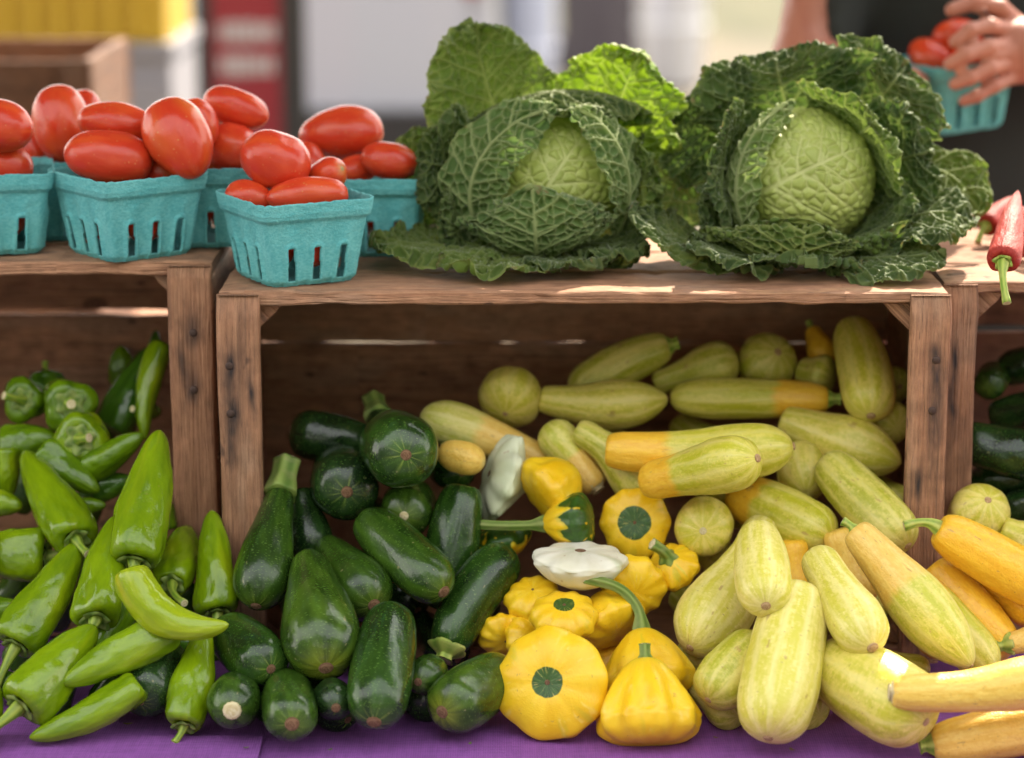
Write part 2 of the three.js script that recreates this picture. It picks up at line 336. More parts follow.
function clothSheet(x0, x1, z0, z1, y, nx, nz, seed, drop) {
  return gridGeo(nx, nz, (i, j) => {
    let x = mix(x0, x1, i / nx), z = mix(z0, z1, j / nz), yy = y + 0.0016 * (fbm(x * 7, z * 11, seed, 3) + 0.5) + 0.0006 * noise(x * 40, z * 40, seed);
    if (drop && z > drop) { const o = z - drop; yy = y - o; z = drop + 0.01 + 0.012 * Math.sin(x * 17 + seed) * clamp(o * 4) + 0.006 * Math.sin(x * 41) * clamp(o * 4); }
    return [x, yy, z];
  }, false, (i, j) => [mix(x0, x1, i / nx) / 0.14, -mix(z0, z1, j / nz) / 0.14]);
}
{
  const t = thing('market_table', 'long folding trestle table under the purple cloth', 'table', V(0.05, -0.75, -0.1));
  const tm = std({ color: lin(0.55, 0.53, 0.5), roughness: 0.6 });
  const top = new THREE.BoxGeometry(2.6, 0.03, 0.86); top.translate(0, 0.725, 0.02); part('table_top', top, tm, t);
  for (const sx of [-1.2, 1.2]) for (const sz of [-0.33, 0.37]) { const g = new THREE.CylinderGeometry(0.014, 0.014, 0.709, 12); g.translate(sx, 0.3545, sz); part('leg', g, tm, t); }
  const c = new THREE.Mesh(clothSheet(-1.3, 1.4, -0.52, 0.95, -0.0035, 180, 140, 2, 0.362), clothMat); c.name = 'tablecloth';
  c.userData = { label: 'purple woven tablecloth spread under all the produce', category: 'tablecloth' }; c.castShadow = c.receiveShadow = true; scene.add(c);
  const e = new THREE.Mesh(clothSheet(-1.3, at(259, 745, 2.33).x, 0.198, 0.9, 0.0012, 110, 90, 6, 0.368), clothMat); e.name = numbered('tablecloth');
  e.userData = { label: 'second purple cloth overlapping the first at the lower left corner', category: 'tablecloth' }; e.castShadow = e.receiveShadow = true; scene.add(e);
}
const groundTex = colorTex(512, 512, (u, v) => {
  const a = fbm(u * 12, v * 12, 1, 5), b = noise(u * 200, v * 200, 4), c = fbm(u * 4 + 3, v * 4, 8, 3);
  return mixc(mixc([0.085, 0.064, 0.038], [0.12, 0.094, 0.056], 0.5 + a), [0.06, 0.055, 0.026], sstep(0.0, 0.4, c) * 0.7).map(x => x * (1 + 0.18 * b));
});
{
  const g = new THREE.PlaneGeometry(500, 500); g.rotateX(-Math.PI / 2); const uv = g.attributes.uv; for (let i = 0; i < uv.count; i++) uv.setXY(i, uv.getX(i) * 125, uv.getY(i) * 125);
  const m = structure('ground', g, std({ map: groundTex, roughness: 0.95 })); m.position.y = -0.75;
}
// bits of dry leaf dropped on the cloth
{
  const cm = [std({ color: lin(0.16, 0.10, 0.03), roughness: 0.9, side: THREE.DoubleSide }), std({ color: lin(0.10, 0.13, 0.03), roughness: 0.9, side: THREE.DoubleSide })];
  [[128, 724, 5], [470, 744, 3], [716, 738, 3], [330, 750, 3], [792, 750, 4], [246, 748, 3]].forEach(([u, v, r], i) => {
    const p = onLevel(u, v, 0.003), g = gridGeo(6, 4, (a, b) => { const x = (a / 6 - 0.5) * 2, z = (b / 4 - 0.5) * 2 * Math.sqrt(Math.max(0.02, 1 - x * x)) * 0.5; return [x * r / 1000, 0.0012 * x * x + 0.0008 * Math.abs(z), z * r / 1000]; });
    const m = new THREE.Mesh(g, cm[i % 2]); m.name = numbered('leaf_crumb'); m.position.copy(p); m.rotation.y = i * 1.3; m.castShadow = m.receiveShadow = true;
    m.userData = { label: 'tiny dry leaf crumb on the purple cloth', category: 'crumb', group: 'leaf crumbs on the cloth' }; scene.add(m);
  });
}

// ---------------------------------------------------------------- produce: skins
const TW = 256, TH = 512;
const ringNoise = (u, v, fu, fv, s, o = 3) => { const a = u * 2 * Math.PI; return fbm(Math.cos(a) * fu + 50, Math.sin(a) * fu + 50, v * fv + s, o); };
const flecks = (u, v, nu, nv, s, size, dens) => { // small round specks, wrapped in u
  const x = u * nu, y = v * nv, xi = Math.floor(x), yi = Math.floor(y); let m = 0;
  for (let j = -1; j <= 1; j++) for (let i = -1; i <= 1; i++) {
    const cx = ((xi + i) % nu + nu) % nu, cy = yi + j, h = hash3(cx, cy, s);
    if (h > dens) continue;
    const px = xi + i + hash3(cx, cy, s + 1), py = cy + hash3(cx, cy, s + 2), r = size * (0.4 + hash3(cx, cy, s + 3));
    m = Math.max(m, 1 - sstep(r * 0.6, r, Math.hypot((x - px), (y - py))));
  }
  return m;
};
function skinZucchini(seed, dark, light, tip) {
  return colorTex(TW, TH, (u, v) => {
    const n = ringNoise(u, v, 3, 6, seed), st = 0.5 + 0.5 * Math.cos(u * 2 * Math.PI * 10 + 0.8 * Math.sin(v * 9 + seed));
    let c = mixc(dark, light, clamp(0.30 + 0.9 * n + 0.22 * st * (0.6 + n) ));
    c = mixc(c, [0.11, 0.20, 0.035], 0.6 * flecks(u, v, 44, 96, 3 + seed, 0.24, 0.5));
    c = mixc(c, [0.22, 0.32, 0.09], 0.6 * flecks(u, v, 18, 44, 13 + seed, 0.11, 0.2));
    const e = sstep(0.82, 1.0, v), ray = Math.pow(0.5 + 0.5 * Math.cos(u * 2 * Math.PI * 10 + 2.2 * Math.sin(u * 2 * Math.PI * 2 + seed)), 9) * clamp(0.55 + 1.6 * ringNoise(u, 0.5, 2.5, 1, seed + 60, 2));
    c = mixc(c, tip, e * (0.35 + 0.4 * n));
    c = mixc(c, [0.26, 0.34, 0.055], sstep(0.86, 0.985, v) * ray * 0.7);
    c = mixc(c, [0.10, 0.17, 0.03], sstep(0.10, 0.0, v) * 0.7);
    const scar = sstep(0.52, 0.6, ringNoise(u, v, 5, 20, seed + 40, 3)) ; c = mixc(c, [0.30, 0.27, 0.12], scar * 0.5);
    return c;
  });
}
function skinSquash(seed, neck, neckCol, pale, green, tipYellow = 0) {
  return colorTex(TW, TH, (u, v) => {
    const wob = 0.022 * ringNoise(u, v, 2, 7, seed + 5, 2), ph = (u + wob) * 2 * Math.PI * 10;
    const st = Math.cos(ph), mot = ringNoise(u, v, 9, 46, seed, 4), big = ringNoise(u, v, 2.0, 3.5, seed + 8, 3), streak = ringNoise(u, v, 16, 8, seed + 21, 3);
    let k = 0.55 + 0.15 * st + 0.55 * mot + 0.55 * big + 0.45 * streak;
    k -= 0.30 * flecks(u, v, 44, 84, 3 + seed, 0.36, 0.55) * (0.6 + 0.4 * st);
    let c = mixc(pale, green, sstep(0.05, 0.95, k));
    const rib = Math.pow(0.5 - 0.5 * st, 6);
    c = mixc(c, mixc(pale, [0.80, 0.74, 0.44], 0.4), rib * 0.42 * clamp(0.75 + 1.5 * mot));
    c = mixc(c, [0.74, 0.60, 0.20], 0.5 * sstep(0.05, 0.5, ringNoise(u, v, 1.4, 2, seed + 90, 2)));   // sun-ripened flank
    if (neck > 0) {
      const b = neck + 0.05 * ringNoise(u, v, 3, 3, seed + 2, 3), t = 1 - sstep(b - 0.035, b + 0.035, v);
      const yc = mixc(neckCol, neckCol.map((x, q) => x * [0.92, 0.82, 0.6][q]), clamp(0.5 + mot + 0.25 * st + 0.6 * streak));
      c = mixc(c, yc, t);
    }
    const ray = Math.pow(0.5 + 0.5 * st, 3);
    c = mixc(c, mixc(pale, [0.76, 0.66, 0.28], tipYellow), sstep(0.88, 1.0, v) * (0.3 + 0.45 * ray));
    const bl = sstep(0.46, 0.58, ringNoise(u, v, 6, 14, seed + 70, 3)); c = mixc(c, [0.38, 0.22, 0.08], bl * 0.6);
    const scr = sstep(0.60, 0.72, ringNoise(u, v, 24, 5, seed + 120, 2)); c = mixc(c, [0.52, 0.38, 0.18], scr * 0.55);
    c = mixc(c, [0.30, 0.18, 0.06], 0.6 * flecks(u, v, 22, 50, 41 + seed, 0.12, 0.14));
    return c;
  });
}
function skinPepper(seed, a, b, blush) {
  return colorTex(TW, TH, (u, v) => {
    const n = ringNoise(u, v, 2.4, 4, seed), f = ringNoise(u, v, 14, 40, seed + 3, 3);
    let c = mixc(a, b, clamp(0.5 + 1.1 * n + 0.25 * f));
    c = mixc(c, blush, clamp(sstep(0.1, 0.5, ringNoise(u, v, 1.6, 2, seed + 9, 2)) * 0.6));
    c = mixc(c, [0.30, 0.22, 0.05], 0.5 * flecks(u, v, 20, 44, 5 + seed, 0.12, 0.08));
    return c;
  });
}
function skinTomato(seed) {
  return colorTex(TW, 256, (u, v) => {
    const n = ringNoise(u, v, 2, 2.5, seed), f = ringNoise(u, v, 9, 16, seed + 2, 4);
    let c = mixc([0.58, 0.040, 0.015], [0.66, 0.085, 0.020], sstep(-0.4, 0.6, n * 0.6 + 0.5 * ringNoise(u, v, 3, 9, seed + 30, 3)));
    c = mixc(c, [0.60, 0.17, 0.02], sstep(0.15, 0.6, ringNoise(u, v, 0.9, 3, seed + 12, 2)) * 0.45);
    c = mixc(c, [0.42, 0.30, 0.06], sstep(seed === 5 ? 0.30 : 0.12, 0.0, v + 0.05 * n) * clamp(0.6 + f));
    c = mixc(c, [0.60, 0.36, 0.12], 0.5 * flecks(u, v, 26, 30, 7 + seed, 0.12, 0.25));
    return c;
  });
}
function skinPatty(seed, kind, kind2) {
  return colorTex(TW, TH, (u, v) => {
    const n = ringNoise(u, v, 3, 4, seed), f = ringNoise(u, v, 12, 30, seed + 4, 3), a = u * 2 * Math.PI;
    const Y = mixc([0.80, 0.47, 0.006], [0.86, 0.57, 0.020], clamp(0.5 + n + 0.3 * f)), G = mixc([0.018, 0.058, 0.005], [0.040, 0.105, 0.010], clamp(0.5 + f));
    let c = Y;
    if (kind === 'white') {
      c = kind2 ? mixc([0.56, 0.60, 0.38], [0.68, 0.70, 0.52], clamp(0.5 + n)) : mixc([0.70, 0.67, 0.52], [0.80, 0.77, 0.66], clamp(0.5 + n));
      c = mixc(c, [0.55, 0.62, 0.40], sstep(0.05, 0.35, ringNoise(u, v, 2, 3, seed + 6, 3)) * 0.45);
      c = mixc(c, [0.36, 0.22, 0.10], sstep(0.5, 0.62, ringNoise(u, v, 6, 12, seed + 33, 3)) * 0.7);
      return c;
    }
    if (kind === 'half') { const b = 0.40 + 0.10 * ringNoise(u, v, 3, 3, seed + 2, 3) + 0.10 * Math.pow(Math.abs(Math.cos(a * 5)), 3); c = mixc(Y, G, sstep(b, b + 0.03, v)); c = mixc(c, [0.45, 0.42, 0.03], sstep(b - 0.06, b, v) * (1 - sstep(b, b + 0.03, v)) * 0.6); c = mixc(c, Y, 0.8 * sstep(0.3, 0.42, ringNoise(u, v, 4, 9, seed + 55, 2))); return c; }
    c = mixc(c, [0.55, 0.50, 0.03], sstep(0.28, 0.02, v) * (0.35 + 0.4 * n));
    if (kind === 'disc') {
      const b = (kind2 === 'big' ? 0.80 : 0.875) + 0.012 * ringNoise(u, v, 4, 2, seed, 2);
      const ray = Math.pow(0.5 + 0.5 * Math.cos(a * 10), 12);
      c = mixc(c, mixc(G, [0.14, 0.22, 0.05], ray * 0.6 * clamp(0.5 + 2 * f)), sstep(b, b + 0.012, v));
    }
    c = mixc(c, [0.40, 0.22, 0.03], 0.6 * flecks(u, v, 22, 30, 9 + seed, 0.13, 0.16));
    c = mixc(c, [0.46, 0.46, 0.03], 0.55 * sstep(0.25, 0.55, ringNoise(u, v, 4, 3, seed + 44, 3)) * (1 - sstep(0.55, 0.8, v)));
    c = mixc(c, [0.50, 0.30, 0.06], 0.6 * sstep(0.5, 0.6, ringNoise(u, v, 8, 14, seed + 77, 3)));
    c = mixc(c, [0.86, 0.66, 0.16], 0.5 * sstep(0.3, 0.6, ringNoise(u, v, 10, 10, seed + 99, 3)));
    return c;
  });
}
const skinBump = grayTex(512, 512, (u, v) => 0.5 + 0.35 * ringNoise(u, v, 9, 22, 4, 4) + 0.12 * noise(u * 120, v * 160, 2));
const fruitMat = (map, o = {}) => phys({ map, roughness: 0.36, bumpMap: skinBump, bumpScale: 0.0009, ...o });
const mZ = [
  fruitMat(skinZucchini(1, [0.010, 0.030, 0.005], [0.030, 0.080, 0.010], [0.07, 0.14, 0.02]), { roughness: 0.19, bumpScale: 0.0003 }),
  fruitMat(skinZucchini(7, [0.014, 0.038, 0.005], [0.048, 0.105, 0.010], [0.14, 0.21, 0.025]), { roughness: 0.21, bumpScale: 0.0003 }),
  fruitMat(skinZucchini(4, [0.007, 0.020, 0.006], [0.018, 0.048, 0.010], [0.03, 0.07, 0.015]), { roughness: 0.18, bumpScale: 0.0003 }),
  fruitMat(skinZucchini(9, [0.018, 0.044, 0.005], [0.062, 0.120, 0.011], [0.40, 0.42, 0.04]), { roughness: 0.20, bumpScale: 0.0003 })];
const YEL = [0.82, 0.50, 0.045], PYEL = [0.80, 0.56, 0.15];
const mS = {
  pale: fruitMat(skinSquash(1, 0, YEL, [0.73, 0.61, 0.145], [0.52, 0.48, 0.035])),
  pale2: fruitMat(skinSquash(11, 0, YEL, [0.78, 0.68, 0.23], [0.60, 0.54, 0.065], 0.6)),
  green: fruitMat(skinSquash(3, 0, YEL, [0.61, 0.54, 0.120], [0.38, 0.38, 0.025])),
  neck3: fruitMat(skinSquash(5, 0.36, YEL, [0.65, 0.57, 0.105], [0.46, 0.44, 0.022])),
  neck5: fruitMat(skinSquash(6, 0.46, PYEL, [0.67, 0.60, 0.15], [0.46, 0.46, 0.035], 0.5)),
  neck7: fruitMat(skinSquash(8, 0.58, PYEL, [0.66, 0.60, 0.20], [0.48, 0.48, 0.06], 0.5)),
  yellow: fruitMat(skinSquash(14, 0.99, [0.84, 0.50, 0.035], [0.78, 0.52, 0.06], [0.70, 0.44, 0.03], 1)),
  cream: fruitMat(skinSquash(15, 0.99, [0.82, 0.56, 0.12], [0.80, 0.58, 0.16], [0.76, 0.50, 0.08], 1)) };
const mP = [
  fruitMat(skinPepper(2, [0.110, 0.195, 0.003], [0.195, 0.300, 0.004], [0.28, 0.34, 0.006]), { roughness: 0.17, bumpScale: 0.0003 }),
  fruitMat(skinPepper(5, [0.062, 0.130, 0.003], [0.120, 0.220, 0.004], [0.17, 0.25, 0.006]), { roughness: 0.17, bumpScale: 0.0003 }),
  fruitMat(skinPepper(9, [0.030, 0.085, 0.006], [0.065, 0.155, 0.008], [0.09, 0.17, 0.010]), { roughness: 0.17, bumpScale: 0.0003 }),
  fruitMat(skinPepper(13, [0.230, 0.320, 0.008], [0.310, 0.380, 0.010], [0.42, 0.40, 0.012]), { roughness: 0.17, bumpScale: 0.0003 })];
const mRed = fruitMat(skinPepper(21, [0.30, 0.012, 0.008], [0.38, 0.022, 0.010], [0.40, 0.045, 0.015]), { roughness: 0.62, bumpScale: 0.0014 });
const mT = [1, 5, 9].map(s => fruitMat(skinTomato(s), { roughness: 0.26, bumpScale: 0.0003 }));
const mY = { plain: fruitMat(skinPatty(2, 'plain'), { roughness: 0.36, bumpScale: 0.0004 }), disc: fruitMat(skinPatty(5, 'disc'), { roughness: 0.36, bumpScale: 0.0004 }), half: fruitMat(skinPatty(8, 'half'), { roughness: 0.36, bumpScale: 0.0004 }), white: fruitMat(skinPatty(3, 'white'), { roughness: 0.42, bumpScale: 0.0004 }), disc2: fruitMat(skinPatty(6, 'disc', 'big'), { roughness: 0.36, bumpScale: 0.0004 }), greenish: fruitMat(skinPatty(9, 'white', 'green'), { roughness: 0.42, bumpScale: 0.0004 }) };
const stemTex = colorTex(128, 128, (u, v) => mixc(mixc([0.09, 0.17, 0.02], [0.22, 0.30, 0.06], 0.5 + 0.5 * Math.cos(u * Math.PI * 2 * 5)), [0.30, 0.28, 0.12], clamp(0.6 * fbm(u * 6, v * 9, 3, 3) + 0.1)));
const stemMat = std({ map: stemTex, roughness: 0.6 });
const stemPale = std({ map: stemTex, color: lin(1.9, 1.7, 1.5), roughness: 0.65 });
const scarMat = std({ map: colorTex(64, 64, (u, v) => mixc([0.19, 0.085, 0.040], [0.36, 0.20, 0.11], clamp(0.5 + fbm(u * 9, v * 9, 2, 4) * 1.4))), bumpMap: skinBump, bumpScale: 0.002, roughness: 0.9 });
const scarTan = std({ map: colorTex(64, 64, (u, v) => mixc([0.30, 0.17, 0.075], [0.50, 0.34, 0.18], clamp(0.5 + fbm(u * 9, v * 9, 2, 4) * 1.4))), roughness: 0.9 });
const cutMat = std({ map: colorTex(64, 64, (u, v) => mixc([0.52, 0.42, 0.22], [0.66, 0.58, 0.38], clamp(0.5 + fbm(u * 9, v * 9, 5, 4) * 1.4))), roughness: 0.85 });

// ---------------------------------------------------------------- produce: bodies
const PROF = {
  zucchini: [[0.012, 0], [0.0, 0.34], [0.02, 0.46], [0.10, 0.55], [0.28, 0.69], [0.48, 0.88], [0.66, 1.0], [0.80, 0.98], [0.91, 0.80], [0.975, 0.50], [1.0, 0.22], [0.994, 0]],
  even: [[0.012, 0], [0.0, 0.42], [0.02, 0.62], [0.10, 0.80], [0.25, 0.92], [0.50, 1.0], [0.70, 1.0], [0.85, 0.92], [0.94, 0.70], [0.985, 0.40], [1.0, 0.16], [0.996, 0]],
  neck: [[0.010, 0], [0.0, 0.34], [0.015, 0.46], [0.08, 0.54], [0.22, 0.57], [0.40, 0.72], [0.58, 0.94], [0.74, 1.0], [0.87, 0.88], [0.95, 0.62], [0.99, 0.32], [1.0, 0]],
  slim: [[0.010, 0], [0.0, 0.40], [0.02, 0.58], [0.10, 0.70], [0.30, 0.76], [0.50, 0.88], [0.68, 1.0], [0.84, 0.94], [0.93, 0.70], [0.98, 0.38], [1.0, 0]],
  point: [[0.010, 0], [0.0, 0.36], [0.02, 0.52], [0.10, 0.62], [0.28, 0.76], [0.50, 0.98], [0.66, 1.0], [0.80, 0.84], [0.91, 0.55], [0.98, 0.24], [1.0, 0]],
  round: [[0.02, 0], [0.0, 0.30], [0.03, 0.52], [0.14, 0.78], [0.30, 0.94], [0.50, 1.0], [0.68, 0.97], [0.83, 0.80], [0.94, 0.52], [1.0, 0.18], [0.99, 0]],
  pepper: [[0.045, 0], [0.030, 0.28], [0.004, 0.52], [0.004, 0.78], [0.05, 0.97], [0.16, 1.0], [0.34, 0.97], [0.54, 0.86], [0.74, 0.67], [0.90, 0.42], [0.975, 0.20], [1.0, 0]],
  block: [[0.05, 0], [0.045, 0.26], [0.0, 0.50], [0.01, 0.76], [0.12, 0.98], [0.35, 1.0], [0.58, 0.92], [0.78, 0.70], [0.92, 0.42], [0.99, 0.16], [1.0, 0]],
  chili: [[0.03, 0], [0.01, 0.5], [0.01, 0.8], [0.06, 1.0], [0.25, 0.95], [0.5, 0.78], [0.75, 0.5], [0.93, 0.2], [1.0, 0]] };
function spineOf(p0, p1, bend) {                       // quadratic arc, extended straight past its ends
  const c = p0.clone().add(p1).multiplyScalar(0.5).addScaledVector(bend, 2);
  const at0 = t => { const a = (1 - t) * (1 - t), b = 2 * t * (1 - t), d = t * t; return p0.clone().multiplyScalar(a).addScaledVector(c, b).addScaledVector(p1, d); };
  const tan = t => c.clone().sub(p0).multiplyScalar(2 * (1 - t)).addScaledVector(p1.clone().sub(c), 2 * t).normalize();
  return { at: t => t < 0 ? at0(0).addScaledVector(tan(0), t * p0.distanceTo(p1)) : t > 1 ? at0(1).addScaledVector(tan(1), (t - 1) * p0.distanceTo(p1)) : at0(t), tan: t => tan(clamp(t)) };
}
function bodyGeo(sp, prof, R, o) {
  const { roll = 0, lobes = 5, lobeAmp = 0.02, rough = 0.03, seed = 1, nu = 44, nv = 46, lobeFade = false, dent = 0, crease = 0 } = o;
  const c = curveOf(prof), N = 200, cum = [0]; const L = sp.at(0).distanceTo(sp.at(1));
  for (let k = 1; k <= N; k++) { const a = c((k - 1) / N), b = c(k / N); cum.push(cum[k - 1] + Math.hypot((b[0] - a[0]) * L, (b[1] - a[1]) * R)); }
  const tot = cum[N]; let ref = V(0.13, 0.2, 1).normalize(); const fr = [];
  const js = []; for (let j = 0; j <= nv; j++) { const s = j / nv, want = mix(s, 0.5 - 0.5 * Math.cos(Math.PI * s), 0.5) * tot; let k = 0; while (k < N - 1 && cum[k + 1] < want) k++; js.push([(k + clamp((want - cum[k]) / Math.max(1e-9, cum[k + 1] - cum[k]))) / N, want / tot]); }
  for (let j = 0; j <= nv; j++) { const [a, r] = c(js[j][0]), p = sp.at(a), t = sp.tan(a); const n = ref.clone().addScaledVector(t, -ref.dot(t)).normalize(); ref = n; fr.push([p, n, t.clone().cross(n), Math.max(0, r) * R, a]); }
  return gridGeo(nu, nv, (i, j) => {
    const th = i / nu * 2 * Math.PI + roll, [p, n, b, r0, a] = fr[j];
    const cx = Math.cos(th), sx = Math.sin(th);
    let lf = lobeFade ? 1 - sstep(0.15, 0.8, a) : 1;
    let r = r0 * (1 + lobeAmp * lf * Math.cos(lobes * th + seed) + rough * fbm(cx * 1.3 + seed * 3, sx * 1.3, a * 4 + seed, 3) * 2 + dent * lf * Math.cos(2 * th + seed * 2 + a * 5));
    if (crease) r *= 1 - 0.055 * Math.pow(Math.max(0, Math.cos(1.5 * th + seed + 1.2 * a)), 10) * (1 - sstep(0.5, 0.95, a)) + 0.020 * noise(a * 7 + seed, cx * 1.2, sx * 1.2);
    const fine = rough * 0.25 * noise(cx * 5 + seed, sx * 5, a * 16); r *= 1 + fine;
    return [p.x + (n.x * cx + b.x * sx) * r, p.y + (n.y * cx + b.y * sx) * r, p.z + (n.z * cx + b.z * sx) * r];
  }, true, (i, j) => [i / nu, js[j][1]]);
}
// ---- settling: every piece slides along its line of sight from deep in the heap until it touches what already lies there
const placed = [];
function clash(spheres) {
  let worst = 0; const A = spheres;
  let lo = [9, 9, 9], hi = [-9, -9, -9];
  for (const [p, r] of A) { lo[0] = Math.min(lo[0], p.x - r); lo[1] = Math.min(lo[1], p.y - r); lo[2] = Math.min(lo[2], p.z - r); hi[0] = Math.max(hi[0], p.x + r); hi[1] = Math.max(hi[1], p.y + r); hi[2] = Math.max(hi[2], p.z + r); }
  for (const [p, r] of A) {
    worst = Math.max(worst, r - p.y + 0.001);
    for (const b of colliders) {
      const dx = Math.max(b[0] - p.x, 0, p.x - b[1]), dy = Math.max(b[2] - p.y, 0, p.y - b[3]), dz = Math.max(b[4] - p.z, 0, p.z - b[5]);
      worst = Math.max(worst, r - Math.hypot(dx, dy, dz));
    }
  }
  for (const q of placed) {
    if (q.lo[0] > hi[0] || q.hi[0] < lo[0] || q.lo[1] > hi[1] || q.hi[1] < lo[1] || q.lo[2] > hi[2] || q.hi[2] < lo[2]) continue;
    for (const [p, r] of A) for (const [s, t] of q.spheres) { const d = r + t - p.distanceTo(s); if (d > worst) worst = d; }
  }
  return worst;
}
function remember(spheres) {
  const lo = [9, 9, 9], hi = [-9, -9, -9];
  for (const [p, r] of spheres) { lo[0] = Math.min(lo[0], p.x - r); lo[1] = Math.min(lo[1], p.y - r); lo[2] = Math.min(lo[2], p.z - r); hi[0] = Math.max(hi[0], p.x + r); hi[1] = Math.max(hi[1], p.y + r); hi[2] = Math.max(hi[2], p.z + r); }
  placed.push({ spheres, lo, hi });
}
function settle(make, d0, tol = 0.003, most = 0.34, over = false) {
  if (over) {                                          // lies on top: comes in from the viewer's side and stops at the first contact
    let good = null;
    for (let s = 0.28; s >= 0; s -= 0.003) { const S = make(d0 - s); if (clash(S) <= tol + 0.006) good = [S, d0 - s]; else if (good) break; }
    if (good) { remember(good[0]); return good[1]; }
  }
  for (let s = 0; s < most; s += 0.003) { const S = make(d0 - s); if (clash(S) <= tol) { remember(S); return d0 - s; } }
  remember(make(d0)); return d0;
}
const PILE = { mid: [V(0, 0.03, 0.135), V(0, 0.284, -0.25)], left: [V(0, 0.03, 0.13), V(0, 0.30, -0.33)], right: [V(0, 0.03, 0.10), V(0, 0.26, -0.24)] };
function pileDepth(u, v, which, deeper = 0) {
  const [a, b] = PILE[which], d = b.clone().sub(a), n = V(0, d.z * -1, d.y).normalize();
  return planeDepth(u, v, a, n) + deeper;
}
let serial = 0;
const endDisc = (r, h) => new THREE.LatheGeometry([[0, h], [r * 0.45, h * 0.92], [r * 0.85, h * 0.7], [r, h * 0.25], [r * 1.08, -h * 0.9]].map(p => new THREE.Vector2(...p)), 12);
function orient(m, p, dir) { m.position.copy(p); m.quaternion.setFromUnitVectors(V(0, 1, 0), dir.clone().normalize()); return m; }
// long fruit: (u0, v0) stem end and (u1, v1) blossom end in the photograph, r the half width there in pixels, k metres by which the blossom end comes nearer
function longFruit(name, cat, label, o) {
  const { u0, v0, u1, v1, r, k = 0, pile = 'mid', deeper = 0, bend = 0, prof = 'even', mat, group, kind } = o;
  const id = ++serial, um = (u0 + u1) / 2, vm = (v0 + v1) / 2, d0 = o.depth ?? pileDepth(um, vm, pile, deeper);
  const R = r / FPX * (d0 - (o.over ? 0.14 : 0.08)), P = PROF[prof], pc = curveOf(P);
  const bw = (() => { const dx = u1 - u0, dy = v1 - v0, l = Math.hypot(dx, dy) || 1; return [-dy / l * bend, dx / l * bend]; })();
  const ends = d => { const a = at(u0, v0, d + k / 2), b = at(u1, v1, d - k / 2), m = at(um, vm, d), bm = at(um + bw[0], vm + bw[1], d).sub(m); return [a, b, bm.addScaledVector(FWD, -(o.bulge || 0))]; };
  const spheres = d => {
    const [a, b, bm] = ends(d), sp = spineOf(a, b, bm), L = a.distanceTo(b), S = [], n = 9;
    const radAt = x => { let best = 0; for (let q = 0; q <= 40; q++) { const [ax, rx] = pc(q / 40); if (Math.abs(ax - x) < 0.06) best = Math.max(best, rx); } return best; };
    for (let q = 0; q < n; q++) { const x = (q + 0.5) / n, rad = Math.min(radAt(x) * R, Math.max(R * 0.2, Math.min(x, 1 - x) * L)); S.push([sp.at(x), rad * 0.97]); }
    return S;
  };
  const d = o.fixed ? (remember(spheres(d0)), d0) : settle(spheres, d0, o.tol, 0.34, o.over);
  const [a, b, bm] = ends(d), sp = spineOf(a, b, bm), base = a.clone().add(b).multiplyScalar(0.5); base.y = Math.max(0, Math.min(a.y, b.y) - R);
  const g = thing(name, label, cat, base, group); if (kind) g.userData.kind = kind;
  const sub = V(-base.x, -base.y, -base.z), place = geo => geo.translate(sub.x, sub.y, sub.z);
  part('body', place(bodyGeo(sp, P, R, { seed: id * 1.37, roll: o.roll ?? hash3(id, 2, 3) * 6.28, ...o.shape })), mat, g);
  return { g, sp, R, base, L: a.distanceTo(b), place, id };
}
const screenDir = (x, y, z) => V(x, 0, 0).addScaledVector(UPV, y).addScaledVector(FWD, -z).normalize();   // right, up, towards the lens
function squashStem(f, len, r, mat, curveTo, flare = 1.25) {       // ribbed stump that flares where it joins the fruit
  const p = f.sp.at(0), t = f.sp.tan(0).multiplyScalar(-1), pts = [p.clone().addScaledVector(t, -0.004), p.clone().addScaledVector(t, len * 0.35), p.clone().addScaledVector(t, len * 0.7), p.clone().addScaledVector(t, len)];
  if (curveTo) { pts[2].addScaledVector(curveTo, len * 0.2); pts[3].addScaledVector(curveTo, len * 0.6); }
  const g = tubeGeo(pts, s => r * (flare - (flare - 0.63) * sstep(0, 0.5, s) + (flare > 1.1 ? 0.16 : 0.05) * sstep(0.72, 1, s)), 20, 12, 5, 0.11);
  const m = part('stem', f.place(g), mat, f.g);
  const e = pts[3].clone().sub(f.base), cut = part('cut_face', endDisc(r * 0.62, r * 0.06), cutMat, m); orient(cut, e, pts[3].clone().sub(pts[2])); return m;
}
function blossomScar(f, r, mat = scarMat) {
  const p = f.sp.at(1).sub(f.base), t = f.sp.tan(1), m = part('blossom_scar', endDisc(r, r * 0.35), mat, f.g); orient(m, p.addScaledVector(t, -r * 0.04), t);
}
function zucchini(label, u0, v0, u1, v1, r, k, o = {}) {
  const f = longFruit('zucchini', 'zucchini', label, { u0, v0, u1, v1, r, k, prof: 'zucchini', mat: mZ[o.m ?? 0], group: 'dark green zucchini heaped in the middle crate', shape: { lobes: 5, lobeAmp: 0.018, rough: 0.022, nu: 48, nv: 48 }, ...o });
  if (o.stem) squashStem(f, o.stem, o.stemR ?? f.R * 0.42, o.stemMat ?? stemMat, o.stemTo, o.flare);
  if (o.scar !== 0) blossomScar(f, o.scar ?? f.R * 0.17, o.scarMat);
  return f;
}
